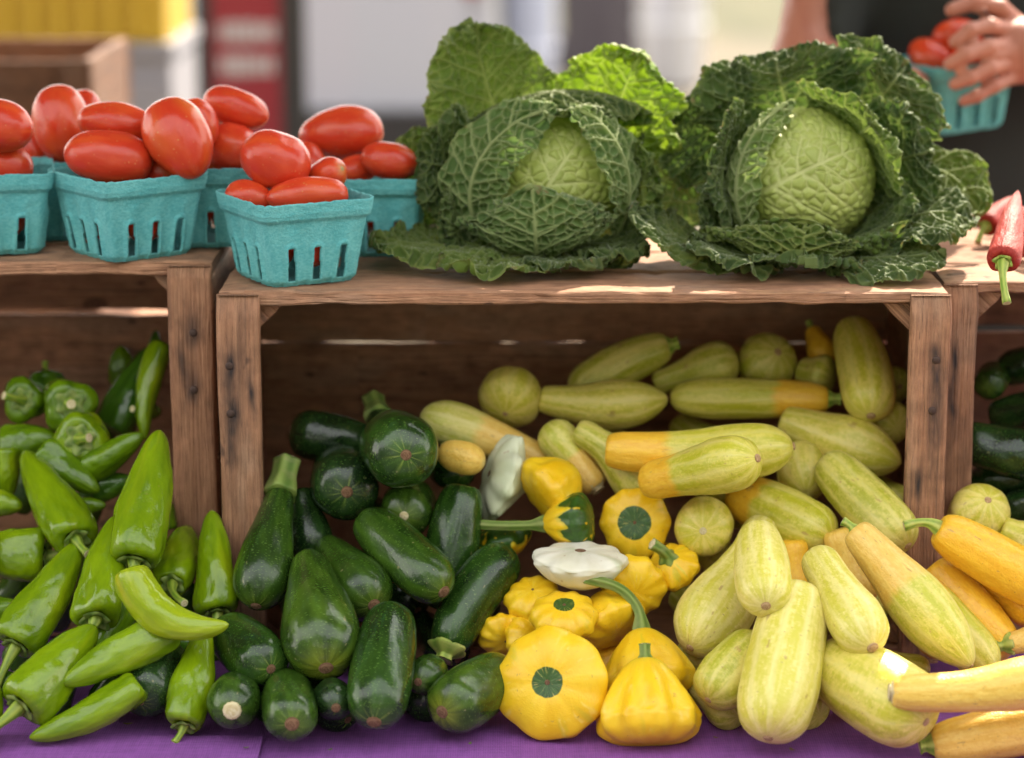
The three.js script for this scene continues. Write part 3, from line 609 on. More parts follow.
function squash(label, type, u0, v0, u1, v1, r, k, o = {}) {
  const f = longFruit('summer_squash', 'squash', label, { u0, v0, u1, v1, r, k, prof: 'slim', mat: mS[type], group: 'pale summer squash heaped at the right', shape: { lobes: 10, lobeAmp: 0.006, rough: 0.030, nu: 48, nv: 48 }, ...o });
  if (o.stem) squashStem(f, o.stem, o.stemR ?? f.R * 0.34, o.stemMat ?? stemPale, o.stemTo);
  if (o.scar !== 0) blossomScar(f, o.scar ?? f.R * 0.11, o.scarMat ?? scarTan);
  return f;
}
// green pepper: (u0, v0) shoulder with the stem, (u1, v1) tip
function pepper(label, u0, v0, u1, v1, r, k, o = {}) {
  const red = o.red, f = longFruit(red ? 'red_chili' : 'green_pepper', red ? 'chili' : 'pepper', label, { u0, v0, u1, v1, r, k, prof: 'pepper', mat: red ? mRed : mP[o.m ?? 0], pile: 'left', group: red ? 'red chilies on the right crate' : 'long green peppers in the left crate', shape: { lobes: 3, lobeAmp: 0.07, rough: 0.075, lobeFade: true, dent: 0.08, crease: 1, nu: 56, nv: 56, ...(o.shape || {}) }, ...o, ...(o.shape ? { shape: { lobes: 3, lobeAmp: 0.07, rough: 0.075, lobeFade: true, dent: 0.08, crease: 1, nu: 56, nv: 56, ...o.shape } } : {}) });
  if (o.stem === 0) return f;
  const p = f.sp.at(0), t = f.sp.tan(0).multiplyScalar(-1), R = f.R;
  // calyx: a scalloped cap pressed into the shoulder
  const ref = V(0.2, 0.3, 1).normalize(), n = ref.addScaledVector(t, -ref.dot(t)).normalize(), b = t.clone().cross(n), L = f.L;
  const cal = gridGeo(30, 5, (i, j) => {
    const a = i / 30 * 2 * Math.PI, s = j / 5, rad = R * (0.06 + (0.50 + 0.08 * Math.cos(6 * a + f.id)) * s) * (1 + 0.06 * Math.cos(3 * a + f.id));
    const h = -0.035 * L * (1 - sstep(0.2, 0.95, s)) + 0.0030 + 0.0016 * Math.cos(6 * a + f.id) * s * s + (s > 0.9 ? -0.0018 : 0);
    return [p.x + n.x * Math.cos(a) * rad + b.x * Math.sin(a) * rad + t.x * h, p.y + n.y * Math.cos(a) * rad + b.y * Math.sin(a) * rad + t.y * h, p.z + n.z * Math.cos(a) * rad + b.z * Math.sin(a) * rad + t.z * h];
  }, true);
  part('calyx', f.place(cal), red ? stemPale : stemMat, f.g);
  const len = o.stem ?? 0.022, sr = o.stemR ?? Math.max(0.0036, R * 0.19), to = o.stemTo || V(0, 0, 0);
  const pts = [p.clone().addScaledVector(t, -0.03 * L), p.clone().addScaledVector(t, len * 0.4).addScaledVector(to, len * 0.1), p.clone().addScaledVector(t, len * 0.75).addScaledVector(to, len * 0.35), p.clone().addScaledVector(t, len).addScaledVector(to, len * 0.7)];
  const m = part('stem', f.place(tubeGeo(pts, s => sr * (1.5 - 0.65 * sstep(0, 0.45, s) + 0.25 * sstep(0.75, 1, s)), 12, 12, 5, 0.06)), o.stemMat ?? stemMat2, f.g);
  const cut = part('cut_face', endDisc(sr * 0.95, sr * 0.1), cutMat, m); orient(cut, pts[3].clone().sub(f.base), pts[3].clone().sub(pts[2]));
  return f;
}
const stemMat2 = std({ map: stemTex, color: lin(1.25, 1.25, 0.6), roughness: 0.5 });
// scalloped squash: centre pixel, radius in pixels, axis from stem to blossom as (right, up, towards the lens)
const PATTY = {
  flat: [[-0.62, 0], [-0.62, 0.13], [-0.54, 0.26], [-0.34, 0.58], [-0.12, 0.90], [0.02, 1.0], [0.15, 0.97], [0.30, 0.74], [0.37, 0.45], [0.36, 0.2], [0.34, 0]],
  bell: [[-0.94, 0], [-0.95, 0.15], [-0.88, 0.34], [-0.66, 0.60], [-0.36, 0.83], [-0.08, 0.97], [0.08, 1.0], [0.24, 0.93], [0.38, 0.66], [0.42, 0.3], [0.42, 0]],
  bowl: [[-0.60, 0], [-0.60, 0.2], [-0.55, 0.42], [-0.36, 0.74], [-0.10, 0.96], [0.02, 1.0], [0.10, 0.96], [0.18, 0.76], [0.22, 0.45], [0.22, 0.2], [0.21, 0]],
  round: [[-0.70, 0], [-0.70, 0.14], [-0.62, 0.32], [-0.40, 0.70], [-0.12, 0.96], [0.08, 1.0], [0.28, 0.92], [0.46, 0.66], [0.52, 0.36], [0.51, 0]] };
function patty(label, type, shape, u, v, r, axis, o = {}) {
  const id = ++serial, d0 = pileDepth(u, v, 'mid', o.deeper || 0), R = r / FPX * (d0 - 0.05), ax = screenDir(...axis);
  const spheresAt = d => { const c = at(u, v, d), S = [[c.clone().addScaledVector(ax, -0.1 * R), R * 0.52]]; const q = new THREE.Quaternion().setFromUnitVectors(V(0, 1, 0), ax); for (let k = 0; k < 8; k++) { const a = k / 8 * 6.283; S.push([c.clone().add(V(Math.cos(a), 0, Math.sin(a)).applyQuaternion(q).multiplyScalar(R * 0.68)), R * 0.30]); } if (shape === 'bell') S.push([c.clone().addScaledVector(ax, -0.62 * R), R * 0.3]); return S; };
  const d = settle(spheresAt, d0, 0.004, 0.34, o.over), c = at(u, v, d);
  const g = thing('scallop_squash', label, 'squash', c, 'scallop squash between zucchini and summer squash');
  const pr = curveOf(PATTY[shape]), n = o.n ?? 10, nv = 44, nu = 100, q = new THREE.Quaternion().setFromUnitVectors(V(0, 1, 0), ax), tmp = V();
  const cum = [0]; for (let j = 1; j <= 100; j++) { const a = pr((j - 1) / 100), b = pr(j / 100); cum.push(cum[j - 1] + Math.hypot(a[0] - b[0], a[1] - b[1])); }
  const geo = gridGeo(nu, nv, (i, j) => {
    const th = i / nu * 2 * Math.PI + id, [ax0, r0] = pr(j / nv), m = Math.pow(clamp(r0), 2.2), lob = Math.cos(n * th + 0.5 * Math.sin(th * 2 + id));
    const up = ax0 < 0 ? 1 : 0.55;
    let rad = R * r0 * (1 + (o.lobe ?? 0.055) * m * up * lob + 0.10 * fbm(Math.cos(th) * 1.2 + id, Math.sin(th) * 1.2, ax0 * 2, 3)) ;
    let h = R * ax0 * (o.tall ?? 1) + R * 0.025 * lob * m * (ax0 > 0 ? 1 : -0.3) + R * 0.03 * noise(Math.cos(th) * 1.5 + id, Math.sin(th) * 1.5, 4) * r0;
    tmp.set(Math.cos(th) * rad, h, -Math.sin(th) * rad).applyQuaternion(q); return [tmp.x, tmp.y, tmp.z];
  }, true, (i, j) => [i / nu, cum[Math.round(j / nv * 100)] / cum[100]]);
  part('body', geo, mY[type], g);
  const tip = V(0, (PATTY[shape].at(-1)[0]) * R * (o.tall ?? 1), 0).applyQuaternion(q);
  if (o.scar !== 0) orient(part('blossom_scar', endDisc(R * (o.scar ?? 0.05), R * 0.02), scarMat, g), tip, ax);
  if (o.stem) {
    const st = V(0, -PATTY[shape][0][0] * -R * (o.tall ?? 1), 0).applyQuaternion(q), out = ax.clone().multiplyScalar(-1), to = o.stemTo ? screenDir(...o.stemTo) : V(0, 0, 0), sr = o.stemR ?? R * 0.1, len = o.stem;
    const pts = [st.clone().addScaledVector(out, -0.004), st.clone().addScaledVector(out, len * 0.3), st.clone().addScaledVector(out, len * 0.58).addScaledVector(to, len * 0.22), st.clone().addScaledVector(out, len * 0.72).addScaledVector(to, len * 0.75)];
    const m = part('stem', tubeGeo(pts, s => sr * (1.7 - 0.8 * sstep(0, 0.3, s) + 0.1 * sstep(0.7, 1, s)), 20, 18, 5, 0.13), o.stemMat ?? stemMat, g);
    orient(part('cut_face', endDisc(sr * 0.9, sr * 0.1), cutMat, m), pts[3], pts[3].clone().sub(pts[2]));
  }
}

// ---------------------------------------------------------------- the heaps, back to front
const out = screenDir;
// pieces deep in the heaps, of which only slivers show between the others
for (const [u, v] of [[330, 560], [400, 590], [440, 640], [340, 640], [300, 600], [380, 520], [470, 600], [270, 660], [420, 690], [330, 700], [262, 690]])
  zucchini('zucchini buried deep in the dark green heap, barely showing', u - 20, v - 22, u + 18, v + 20, 24, 0.05, { m: 2, deeper: 0.085, shape: { lobes: 5, lobeAmp: 0.02, rough: 0.02, nu: 28, nv: 26 }, group: 'buried zucchini' });
for (const [u, v, t] of [[560, 470, 'green'], [620, 450, 'green'], [700, 440, 'green'], [760, 500, 'green'], [840, 450, 'green'], [720, 560, 'pale'], [800, 540, 'yellow'], [700, 610, 'green'], [860, 600, 'pale'], [800, 660, 'green'], [930, 630, 'yellow'], [660, 560, 'yellow'], [980, 560, 'pale'], [890, 500, 'green'], [720, 700, 'green'], [800, 700, 'pale'], [600, 660, 'yellow'], [880, 690, 'green']])
  squash('summer squash buried deep in the pale heap, barely showing', t, u - 22, v - 16, u + 20, v + 16, 23, 0.05, { deeper: 0.085, scar: 0, shape: { lobes: 10, lobeAmp: 0.006, rough: 0.02, nu: 28, nv: 26 }, group: 'buried summer squash' });
for (const [u, v] of [[30, 480], [90, 500], [140, 500], [60, 600], [130, 620], [30, 640], [180, 610], [100, 430], [150, 660], [110, 690], [60, 690], [190, 680], [20, 580], [160, 570], [95, 560]])
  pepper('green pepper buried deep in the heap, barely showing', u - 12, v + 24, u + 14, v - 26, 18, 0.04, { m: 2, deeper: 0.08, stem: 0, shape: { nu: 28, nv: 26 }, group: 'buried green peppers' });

// a few more low down, showing as dark slivers
for (const [u, v] of [[70, 668], [140, 690], [200, 650], [20, 690], [112, 655]])
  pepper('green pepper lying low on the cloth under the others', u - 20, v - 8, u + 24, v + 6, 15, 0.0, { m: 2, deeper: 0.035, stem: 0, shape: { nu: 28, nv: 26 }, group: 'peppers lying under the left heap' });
for (const [u, v] of [[905, 668], [860, 690], [700, 660], [760, 690]])
  squash('pale squash lying low on the cloth under the others', 'green', u - 24, v - 8, u + 24, v + 8, 18, 0.0, { deeper: 0.04, scar: 0, shape: { lobes: 10, lobeAmp: 0.006, rough: 0.02, nu: 28, nv: 26 }, group: 'squash lying under the right heap' });
// ---- green peppers, left
zucchini('short zucchini at the far lower left among the peppers', 168, 652, 140, 702, 29, 0.08, { deeper: 0.05, m: 2, prof: 'even', scar: 0.004, tol: 0.006 });
zucchini('zucchini pointing right beneath the standing one', 226, 630, 271, 669, 29, 0.09, { deeper: 0.03, m: 0, prof: 'even' });
pepper('slender dark pepper at the very top against the crate wall', 154, 368, 156, 330, 9, 0, { m: 2, stem: 0, deeper: 0.05 });
pepper('small pepper with upturned tip at the top of the heap', 122, 384, 121, 346, 15, 0.01, { m: 1, stem: 0, deeper: 0.03 });
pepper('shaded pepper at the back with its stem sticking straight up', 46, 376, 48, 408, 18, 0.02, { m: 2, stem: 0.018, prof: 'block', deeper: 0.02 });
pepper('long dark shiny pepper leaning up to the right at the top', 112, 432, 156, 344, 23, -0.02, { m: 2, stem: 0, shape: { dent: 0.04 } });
pepper('pepper behind the hanging one with its stem pointing left', 142, 410, 160, 412, 11, -0.03, { m: 1, stem: 0.018, stemR: 0.0035 });
pepper('round shouldered pepper at upper left with stem turned left', 22, 400, 30, 400, 22, -0.07, { m: 1, prof: 'block', stem: 0.024, stemTo: out(-1, 0.3, 0.1), tol: 0.006 });
pepper('squat pepper showing its stem end, below the top row', 70, 404, 62, 402, 26, -0.075, { m: 1, prof: 'block', stem: 0.012, shape: { lobeAmp: 0.09 } });
pepper('pepper lying on its side with the tip pointing right, upper left', 4, 446, 58, 437, 20, 0.01, { m: 1, stem: 0, shape: { dent: 0.05 } });
pepper('bright pepper facing out with a dry tipped stem at its centre', 80, 439, 88, 437, 26, -0.085, { m: 0, prof: 'block', stem: 0.016, stemTo: out(0.7, 0.1, 0), shape: { lobeAmp: 0.09 } });
pepper('pepper with narrow tip aimed up right, beside the hanging one', 88, 470, 143, 434, 16, 0.01, { m: 1, stem: 0 });
pepper('small dark pepper wedged behind the large hanging pepper', 92, 492, 132, 478, 15, 0.0, { m: 2, stem: 0 });
pepper('stubby pepper with its point to the lower right', 42, 452, 99, 492, 18, 0.02, { m: 1, stem: 0 });
pepper('thin pepper tip peeking between two larger peppers', 60, 508, 106, 505, 12, 0.01, { m: 1, stem: 0 });
pepper('narrow pepper hanging tip down along the crate post', 163, 344, 145, 440, 13, 0.03, { m: 0, stem: 0, bend: 7, shape: { dent: 0.05 } });
pepper('pepper cut by the left edge, standing upright', 4, 448, 8, 500, 16, 0.0, { m: 0, stem: 0 });
pepper('rounded pepper end at the left edge below the upright one', -14, 500, 22, 507, 15, 0.02, { m: 0, stem: 0 });
pepper('small pepper at the left edge beneath the curled stem', -16, 612, 18, 606, 15, 0.03, { m: 1, stem: 0 });
pepper('pepper glimpsed behind the big one beside the post', 166, 530, 160, 490, 14, 0, { m: 1, stem: 0 });
pepper('slim pepper running under the curved one', 88, 668, 140, 590, 20, 0, { m: 1, stem: 0 });
pepper('pepper half hidden below the stems at lower left', 34, 690, 78, 630, 23, 0.0, { m: 2, stem: 0.02, stemTo: out(-1, -0.5, 0) });
pepper('pepper pointing down at the bottom beside the zucchini', 184, 726, 206, 622, 21, -0.06, { m: 0, stem: 0.012, prof: 'pepper', stemTo: out(-0.4, -0.3, 0), shape: { dent: 0.16 } });
pepper('long upright pepper leaning on the post with drooping stem', 218, 612, 212, 510, 21, -0.05, { m: 0, stem: 0.036, stemTo: out(-0.3, -0.5, 0.1) });
pepper('pepper lowest in the heap with its tip on the purple cloth', 140, 684, 29, 738, 19, 0.02, { m: 0, stem: 0, bend: -6, prof: 'pepper' });
pepper('big pepper at lower left with stem resting on the cloth', 20, 706, 96, 626, 28, -0.06, { m: 0, stem: 0.040, stemTo: out(-0.5, -0.2, 0), shape: { dent: 0.08 } });
pepper('pepper with a pale shiny tip pointing to the lower left', 172, 628, 62, 684, 23, 0.05, { m: 0, stem: 0, shape: { dent: 0.05 }, over: true });
pepper('long pepper hanging diagonally with a long stem at lower left', 16, 646, 82, 540, 25, -0.07, { m: 0, stem: 0.045, stemTo: out(-0.1, -0.5, 0), shape: { dent: 0.09 } });
pepper('broad pepper hanging stem down in the middle of the heap', 96, 620, 118, 516, 27, -0.09, { over: true, m: 0, stem: 0.022, stemTo: out(-1, 0.0, 0.2), shape: { dent: 0.1 } });
pepper('long pepper lying diagonally with its stem at lower right', 76, 540, 24, 452, 25, -0.1, { m: 0, stem: 0.016, stemTo: out(0.4, -0.2, 0.4), shape: { dent: 0.07 }, over: true });
pepper('fat pepper at the left edge with a curled dry stem', 46, 557, -40, 552, 29, 0.0, { m: 0, stem: 0.024, stemTo: out(0.2, 1.2, 0.3), stemMat: stemPale, shape: { dent: 0.06 }, over: true });
pepper('largest pepper, hanging upside down beside the crate post', 134, 562, 160, 430, 28, -0.08, { m: 0, stem: 0.014, stemTo: out(0.3, 0, 0.3), shape: { dent: 0.08, lobeAmp: 0.05 }, over: true });
pepper('short pepper with its thick stem toward the post bottom', 172, 584, 188, 528, 22, -0.1, { m: 0, stem: 0.030, stemTo: out(0.7, -0.1, 0.4), prof: 'block', over: true });
pepper('yellowish curved pepper lying like a horn across the others', 130, 570, 229, 624, 21, 0.03, { m: 3, stem: 0, bend: 26, prof: 'pepper', shape: { dent: 0.05, lobeAmp: 0.04 }, over: true });

// ---- zucchini
zucchini('very dark zucchini lying flat at the back left of the crate', 372, 446, 290, 430, 26, 0.02, { m: 2, prof: 'even' });
zucchini('dark zucchini end facing out, between the standing one and the centre', 340, 470, 347, 492, 35, 0.12, { m: 2, prof: 'even' });
zucchini('zucchini behind the others with a thick cut stem pointing up', 378, 416, 392, 462, 25, 0.06, { m: 2, stem: 0.030, stemR: 0.0175, flare: 0.9 });
zucchini('dark upright zucchini in shadow behind the standing one', 300, 490, 314, 560, 24, 0.02, { m: 2, scar: 0 });
zucchini('small zucchini end with a brown scar next to the yellow squash', 440, 462, 462, 473, 23, 0.07, { m: 0, prof: 'round' });
zucchini('round zucchini end highest in the heap, star marked', 390, 440, 406, 455, 37, 0.14, { m: 0, prof: 'even', scar: 0.0055 });
zucchini('light green zucchini end below the star marked one', 414, 498, 404, 516, 28, 0.10, { m: 1, prof: 'even', scarMat: cutMat });
zucchini('dark zucchini standing upright left of the white scallop squash', 464, 486, 440, 610, 28, 0.02, { m: 0, prof: 'even', scar: 0 });
zucchini('little zucchini end low between the big ones', 436, 668, 418, 682, 20, 0.05, { m: 1, prof: 'round', scar: 0.004 });
zucchini('hidden zucchini end low in the shadow beside the biggest', 330, 690, 336, 708, 20, 0.05, { m: 2, prof: 'round', scar: 0.0045 });
zucchini('zucchini with a pale cut stem end at the bottom left', 236, 690, 232, 711, 27, 0.07, { m: 1, prof: 'round', scar: 0.0085, scarMat: cutMat });
zucchini('zucchini resting on the cloth left of the bottom pair', 286, 684, 292, 724, 28, 0.1, { m: 1, prof: 'even', scar: 0.0068 });
zucchini('zucchini pointing straight out at the bottom centre', 392, 612, 374, 722, 32, 0.1, { m: 0, prof: 'even', scar: 0.0070 });
zucchini('zucchini on the cloth beside the large yellow scallop squash', 504, 672, 442, 712, 32, 0.09, { m: 3, prof: 'even', scar: 0.0062 });
zucchini('zucchini with a stubby stem slanting down to the right', 366, 520, 444, 592, 28, 0.09, { m: 1, stem: 0.012, stemR: 0.007, prof: 'even', scar: 0.0065 });
zucchini('zucchini next to the biggest one, stem at upper left', 326, 546, 374, 605, 32, 0.1, { m: 1, stem: 0.010, stemR: 0.0055, scar: 0.0066 });
zucchini('tall zucchini standing against the crate post with a ribbed stem', 281, 492, 256, 606, 29, 0.08, { m: 1, stem: 0.038, stemR: 0.0205, flare: 0.82, scar: 0.0055, prof: 'zucchini' });
zucchini('biggest zucchini, pear shaped with a yellowish blossom end', 309, 560, 326, 668, 39, 0.12, { m: 3, prof: 'zucchini', scar: 0.0072 });
zucchini('glossy zucchini slanting with its pale stem at lower left', 447, 650, 512, 552, 28, -0.06, { m: 0, prof: 'even', stem: 0.012, stemR: 0.0125, flare: 1.55, stemMat: stemPale, scar: 0, bend: -8, over: true });

// ---- summer squash inside the crate
squash('green squash at the back under the crate corner', 'green', 800, 372, 832, 378, 22, 0.02, { scar: 0 });
squash('small yellow squash standing at the back with its stem up', 'yellow', 812, 330, 828, 366, 15, 0.03, { stem: 0.012, stemR: 0.005, scar: 0, prof: 'point' });
squash('dull green squash lying at the back beside the upright one', 'green', 655, 384, 738, 358, 25, 0.02, { scar: 0, prof: 'neck' });
squash('squash with a cut stem raised high at the back', 'green', 668, 346, 572, 396, 23, 0.0, { stem: 0.012, stemR: 0.0095, scar: 0, prof: 'even', bend: 5 });
squash('rounded green squash end at the back with dark spot', 'green', 756, 372, 778, 352, 30, 0.05, { prof: 'round', scar: 0.0045 });
squash('small green squash tucked by the crate end, upper', 'green', 880, 380, 900, 387, 19, 0.04, { scar: 0.003 });
squash('green squash tucked by the crate end, lower', 'green', 876, 412, 897, 428, 23, 0.04, { scar: 0 });
squash('round pale squash with a stub on top at the back', 'pale', 516, 380, 505, 414, 33, 0.04, { prof: 'round', stem: 0.008, stemR: 0.006, scar: 0.003 });
squash('yellow squash tip between zucchini and white scallop squash', 'cream', 440, 452, 484, 463, 17, 0.02, { scar: 0, prof: 'round' });
squash('long pale squash lying behind the white scallop squash', 'neck7', 560, 470, 420, 414, 24, 0.0, { prof: 'slim', scar: 0, bend: 3 });
squash('pale squash with blunt yellow neck end near the yellow scallop', 'neck5', 597, 488, 546, 424, 21, -0.02, { scar: 0, stem: 0.004, stemR: 0.010, stemMat: cutMat });
squash('pointed pale squash lying flat at the back centre', 'pale', 540, 398, 668, 398, 25, 0.01, { prof: 'point', bend: 7, scar: 0.0015 });
squash('striped squash curving down behind the round yellow scallop', 'green', 577, 430, 656, 506, 27, 0.03, { bend: -8, prof: 'neck', scar: 0 });
squash('green squash half hidden under the two toned one', 'green', 690, 470, 760, 516, 26, 0.0, { scar: 0, deeper: 0.03 });
squash('green squash with pale ribs under the upper right ones', 'pale', 800, 452, 806, 492, 27, 0.06, { prof: 'round', scar: 0 });
squash('squash leaning down the crate post, scar at lower end', 'green', 826, 462, 908, 546, 28, 0.08, { prof: 'even', scar: 0.0045 });
squash('squash pointing right beneath the tall one in the corner', 'pale', 782, 420, 901, 464, 30, 0.04, { prof: 'point', scar: 0.0015 });
squash('two toned squash with yellow neck lying left, centre right', 'neck3', 606, 450, 794, 446, 28, 0.02, { prof: 'slim', bend: 5, scar: 0.0040 });
squash('two toned squash, yellow stem end pointing right, upper row', 'neck3', 828, 399, 670, 398, 21, -0.01, { prof: 'even', stem: 0.014, stemR: 0.0085, scar: 0 });
squash('tall squash standing in the upper right corner, brown streak', 'pale', 850, 326, 871, 416, 27, 0.09, { prof: 'even', scar: 0.0050, bend: -4 });
squash('squash end facing out above the round yellow scallop', 'pale', 646, 482, 758, 458, 28, 0.09, { prof: 'slim', mat: mS.neck3, scar: 0.0042 });
squash('two toned squash slanting down to the right in the middle', 'neck3', 734, 492, 832, 540, 30, 0.07, { prof: 'even', scar: 0.0030 });
squash('round pale squash end facing out beside the round yellow scallop', 'pale', 706, 520, 703, 531, 30, 0.09, { prof: 'even', scar: 0.0038, scarMat: cutMat });
squash('yellow squash sliver behind the necks at the centre right', 'yellow', 792, 540, 796, 600, 22, 0.0, { scar: 0, deeper: 0.03 });
squash('pale yellow squash upright behind the long necked one', 'cream', 836, 530, 862, 610, 22, 0.0, { scar: 0, deeper: 0.03 });

// ---- scallop squash
patty('yellow scallop squash in shadow left, below the stemmed one', 'half', 'round', 503, 540, 30, [-0.3, 0.9, 0.2], { deeper: 0.03 });
patty('small dim yellow scallop squash low beside the zucchini', 'plain', 'round', 503, 634, 25, [0.2, -0.5, 0.8], { deeper: 0.02 });
patty('dim yellow scallop squash behind the big round one', 'plain', 'round', 528, 640, 26, [0.4, 0.3, 0.8], { deeper: 0.02, stem: 0 });
patty('yellow scallop squash with a cut green stem, right', 'plain', 'round', 672, 567, 27, [0.3, -0.6, -0.7], { stem: 0.018, stemR: 0.006, stemTo: [-0.8, 0.4, 0.2], scar: 0 });
patty('pale green ribbed scallop squash leaning on the zucchini', 'greenish', 'flat', 503, 478, 44, [-0.88, 0.30, 0.25], { lobe: 0.1, n: 9, scar: 0.09 });
patty('yellow ribbed scallop squash tilted, topmost of the yellow ones', 'plain', 'bell', 548, 490, 38, [-0.75, -0.55, 0.30], { scar: 0, lobe: 0.03 });
patty('yellow scallop squash right of the white one', 'plain', 'round', 633, 586, 33, [0.1, -0.3, 0.9], { scar: 0 });
patty('yellow scallop squash under the white one, right side', 'plain', 'bell', 612, 622, 36, [0.4, -0.7, 0.5], { scar: 0 });
patty('yellow scallop squash under the white one, left side', 'plain', 'round', 534, 600, 29, [-0.1, 0.75, 0.6], { lobe: 0.07 });
patty('round yellow scallop squash with a green disc, facing out high', 'disc2', 'flat', 635, 523, 36, [-0.08, 0.10, 1], { lobe: 0.045 });
patty('green and yellow scallop squash with a long stem to the left', 'half', 'bell', 577, 521, 29, [0.95, 0.10, 0.25], { stem: 0.062, stemR: 0.0052, stemTo: [-0.7, 0.08, 0.1], tall: 1.25, scar: 0, lobe: 0.04 });
patty('yellow scallop squash with green top above the biggest one', 'disc', 'round', 564, 618, 34, [0.0, 0.8, 0.55], { lobe: 0.06 });
patty('flat white scallop squash lying on top of the yellow ones', 'white', 'bowl', 580, 560, 46, [0.02, 0.93, 0.22], { lobe: 0.05, scar: 0.13, n: 9, over: true });
patty('yellow scallop squash with a long arching green stem', 'plain', 'bell', 648, 678, 47, [0.12, -0.90, 0.36], { tall: 1.15, stem: 0.070, stemR: 0.0055, stemTo: [-1, 0.1, 0.35], scar: 0, lobe: 0.03, over: true });
patty('biggest yellow scallop squash, green disc facing out, at the bottom', 'disc', 'flat', 552, 684, 56, [-0.26, 0.20, 0.95], { lobe: 0.03, n: 9, over: true });
patty('bell shaped yellow scallop squash on the cloth, stem stub up', 'plain', 'bell', 648, 718, 50, [0.03, -0.93, 0.30], { tall: 1.28, stem: 0.020, stemR: 0.0055, scar: 0, lobe: 0.085, n: 9, over: true });

// ---- summer squash spilling out at the right
squash('striped squash at lower centre beside the stemmed scallop', 'green', 756, 640, 708, 700, 28, 0.04, { prof: 'even', scar: 0.0038 });
squash('round striped squash end at the right edge, by the crate', 'pale', 968, 530, 988, 500, 31, 0.06, { prof: 'round', scar: 0.0038, pile: 'mid' });
squash('green squash partly under the right edge ones', 'pale', 1000, 530, 1040, 548, 22, 0.0, { scar: 0 });
squash('golden squash lying below the stemmed golden one, right', 'yellow', 932, 566, 1010, 656, 26, 0.03, { prof: 'even', scar: 0 });
squash('golden squash with a green stem end, right edge', 'yellow', 984, 582, 1050, 614, 26, 0.02, { prof: 'neck', stem: 0.012, stemR: 0.008, scar: 0 });
squash('squash under the long necked one at right', 'neck3', 900, 572, 994, 672, 25, 0.02, { prof: 'even', scar: 0 });
squash('squash with ragged stem cut by the right edge', 'neck7', 1008, 644, 1070, 632, 22, 0.0, { prof: 'neck', stem: 0.012, stemR: 0.009, scar: 0 });
squash('fattest squash lying on the cloth at lower right', 'pale', 826, 660, 926, 722, 43, 0.09, { prof: 'even', scar: 0.0042 });
squash('big pear shaped squash hanging left with brown specks at its end', 'pale', 764, 524, 690, 648, 37, 0.1, { prof: 'neck', scar: 0.0042, mat: mS.pale2, bend: -5 });
squash('long pale squash standing upright at the bottom centre right', 'pale2', 800, 590, 768, 738, 40, 0.09, { prof: 'even', scar: 0.0048, over: true });
squash('short pale squash hanging over the upright one', 'pale2', 758, 532, 766, 606, 28, 0.1, { prof: 'even', scar: 0.0048, over: true });
squash('pale squash slanting right with a dark blossom scar', 'pale2', 816, 556, 873, 648, 29, 0.1, { prof: 'slim', scar: 0.0055, over: true });
squash('long necked squash, yellow neck up, pointed green end lower right', 'neck5', 855, 530, 972, 666, 31, 0.06, { prof: 'point', stem: 0.010, stemR: 0.006, stemTo: out(-1, 0.3, 0), scar: 0.002, over: true });
squash('golden squash with curled stem over the crate post, right', 'yellow', 938, 528, 1060, 598, 28, 0.0, { prof: 'even', stem: 0.026, stemR: 0.0065, stemTo: out(-0.9, -0.9, 0), scar: 0, over: true });
squash('bottom golden squash with green stem end at lower right', 'cream', 932, 744, 1080, 718, 27, 0.0, { prof: 'even', stem: 0.012, stemR: 0.0095, scar: 0, over: true });
squash('curved pale yellow squash above the bottom one, lower right', 'cream', 892, 692, 1080, 668, 26, 0.0, { prof: 'slim', bend: 9, stem: 0.003, stemR: 0.010, stemMat: cutMat, scar: 0, over: true });

// ---- cucumbers in the right crate
function cucumber(label, u0, v0, u1, v1, r, k, o = {}) {
  return longFruit('cucumber', 'cucumber', label, { u0, v0, u1, v1, r, k, pile: 'right', prof: 'even', mat: mZ[o.m ?? 2], group: 'cucumbers in the right crate', shape: { lobes: 7, lobeAmp: 0.01, rough: 0.06, nu: 40, nv: 40 }, ...o });
}
cucumber('dark cucumber at the back of the right crate', 1000, 372, 1040, 360, 19, 0.02);
cucumber('pale ended cucumber end facing out from the right crate', 996, 372, 988, 388, 17, 0.05, { m: 1 });
cucumber('dark cucumber in the middle of the right crate', 990, 416, 1060, 404, 19, 0.03);
cucumber('cucumber deep in shadow low in the right crate', 970, 486, 1050, 470, 22, 0.02);
cucumber('cucumber at the right edge above the golden squash', 1000, 512, 1060, 506, 22, 0.02);
cucumber('large cucumber lying across the mouth of the right crate', 960, 436, 1060, 456, 25, 0.03, { bend: 6 });
// the crates go on past both edges of the picture
for (const [u, v] of [[-30, 560], [-60, 620], [-40, 680], [-90, 560], [-110, 640], [-50, 480], [-20, 720], [-100, 500]])
  pepper('green pepper farther along the left crate, past the picture edge', u - 10, v + 34, u + 16, v - 36, 22, -0.03, { m: 0, stem: 0.02, shape: { nu: 32, nv: 30 }, group: 'peppers past the left edge' });
for (const [u, v] of [[1080, 430], [1120, 480], [1070, 500], [1150, 440], [1110, 400], [1170, 500], [1080, 540]])
  cucumber('cucumber farther along the right crate, past the picture edge', u - 44, v + 6, u + 44, v - 6, 22, 0.02, { group: 'cucumbers past the right edge', shape: { lobes: 7, lobeAmp: 0.01, rough: 0.05, nu: 30, nv: 28 } });

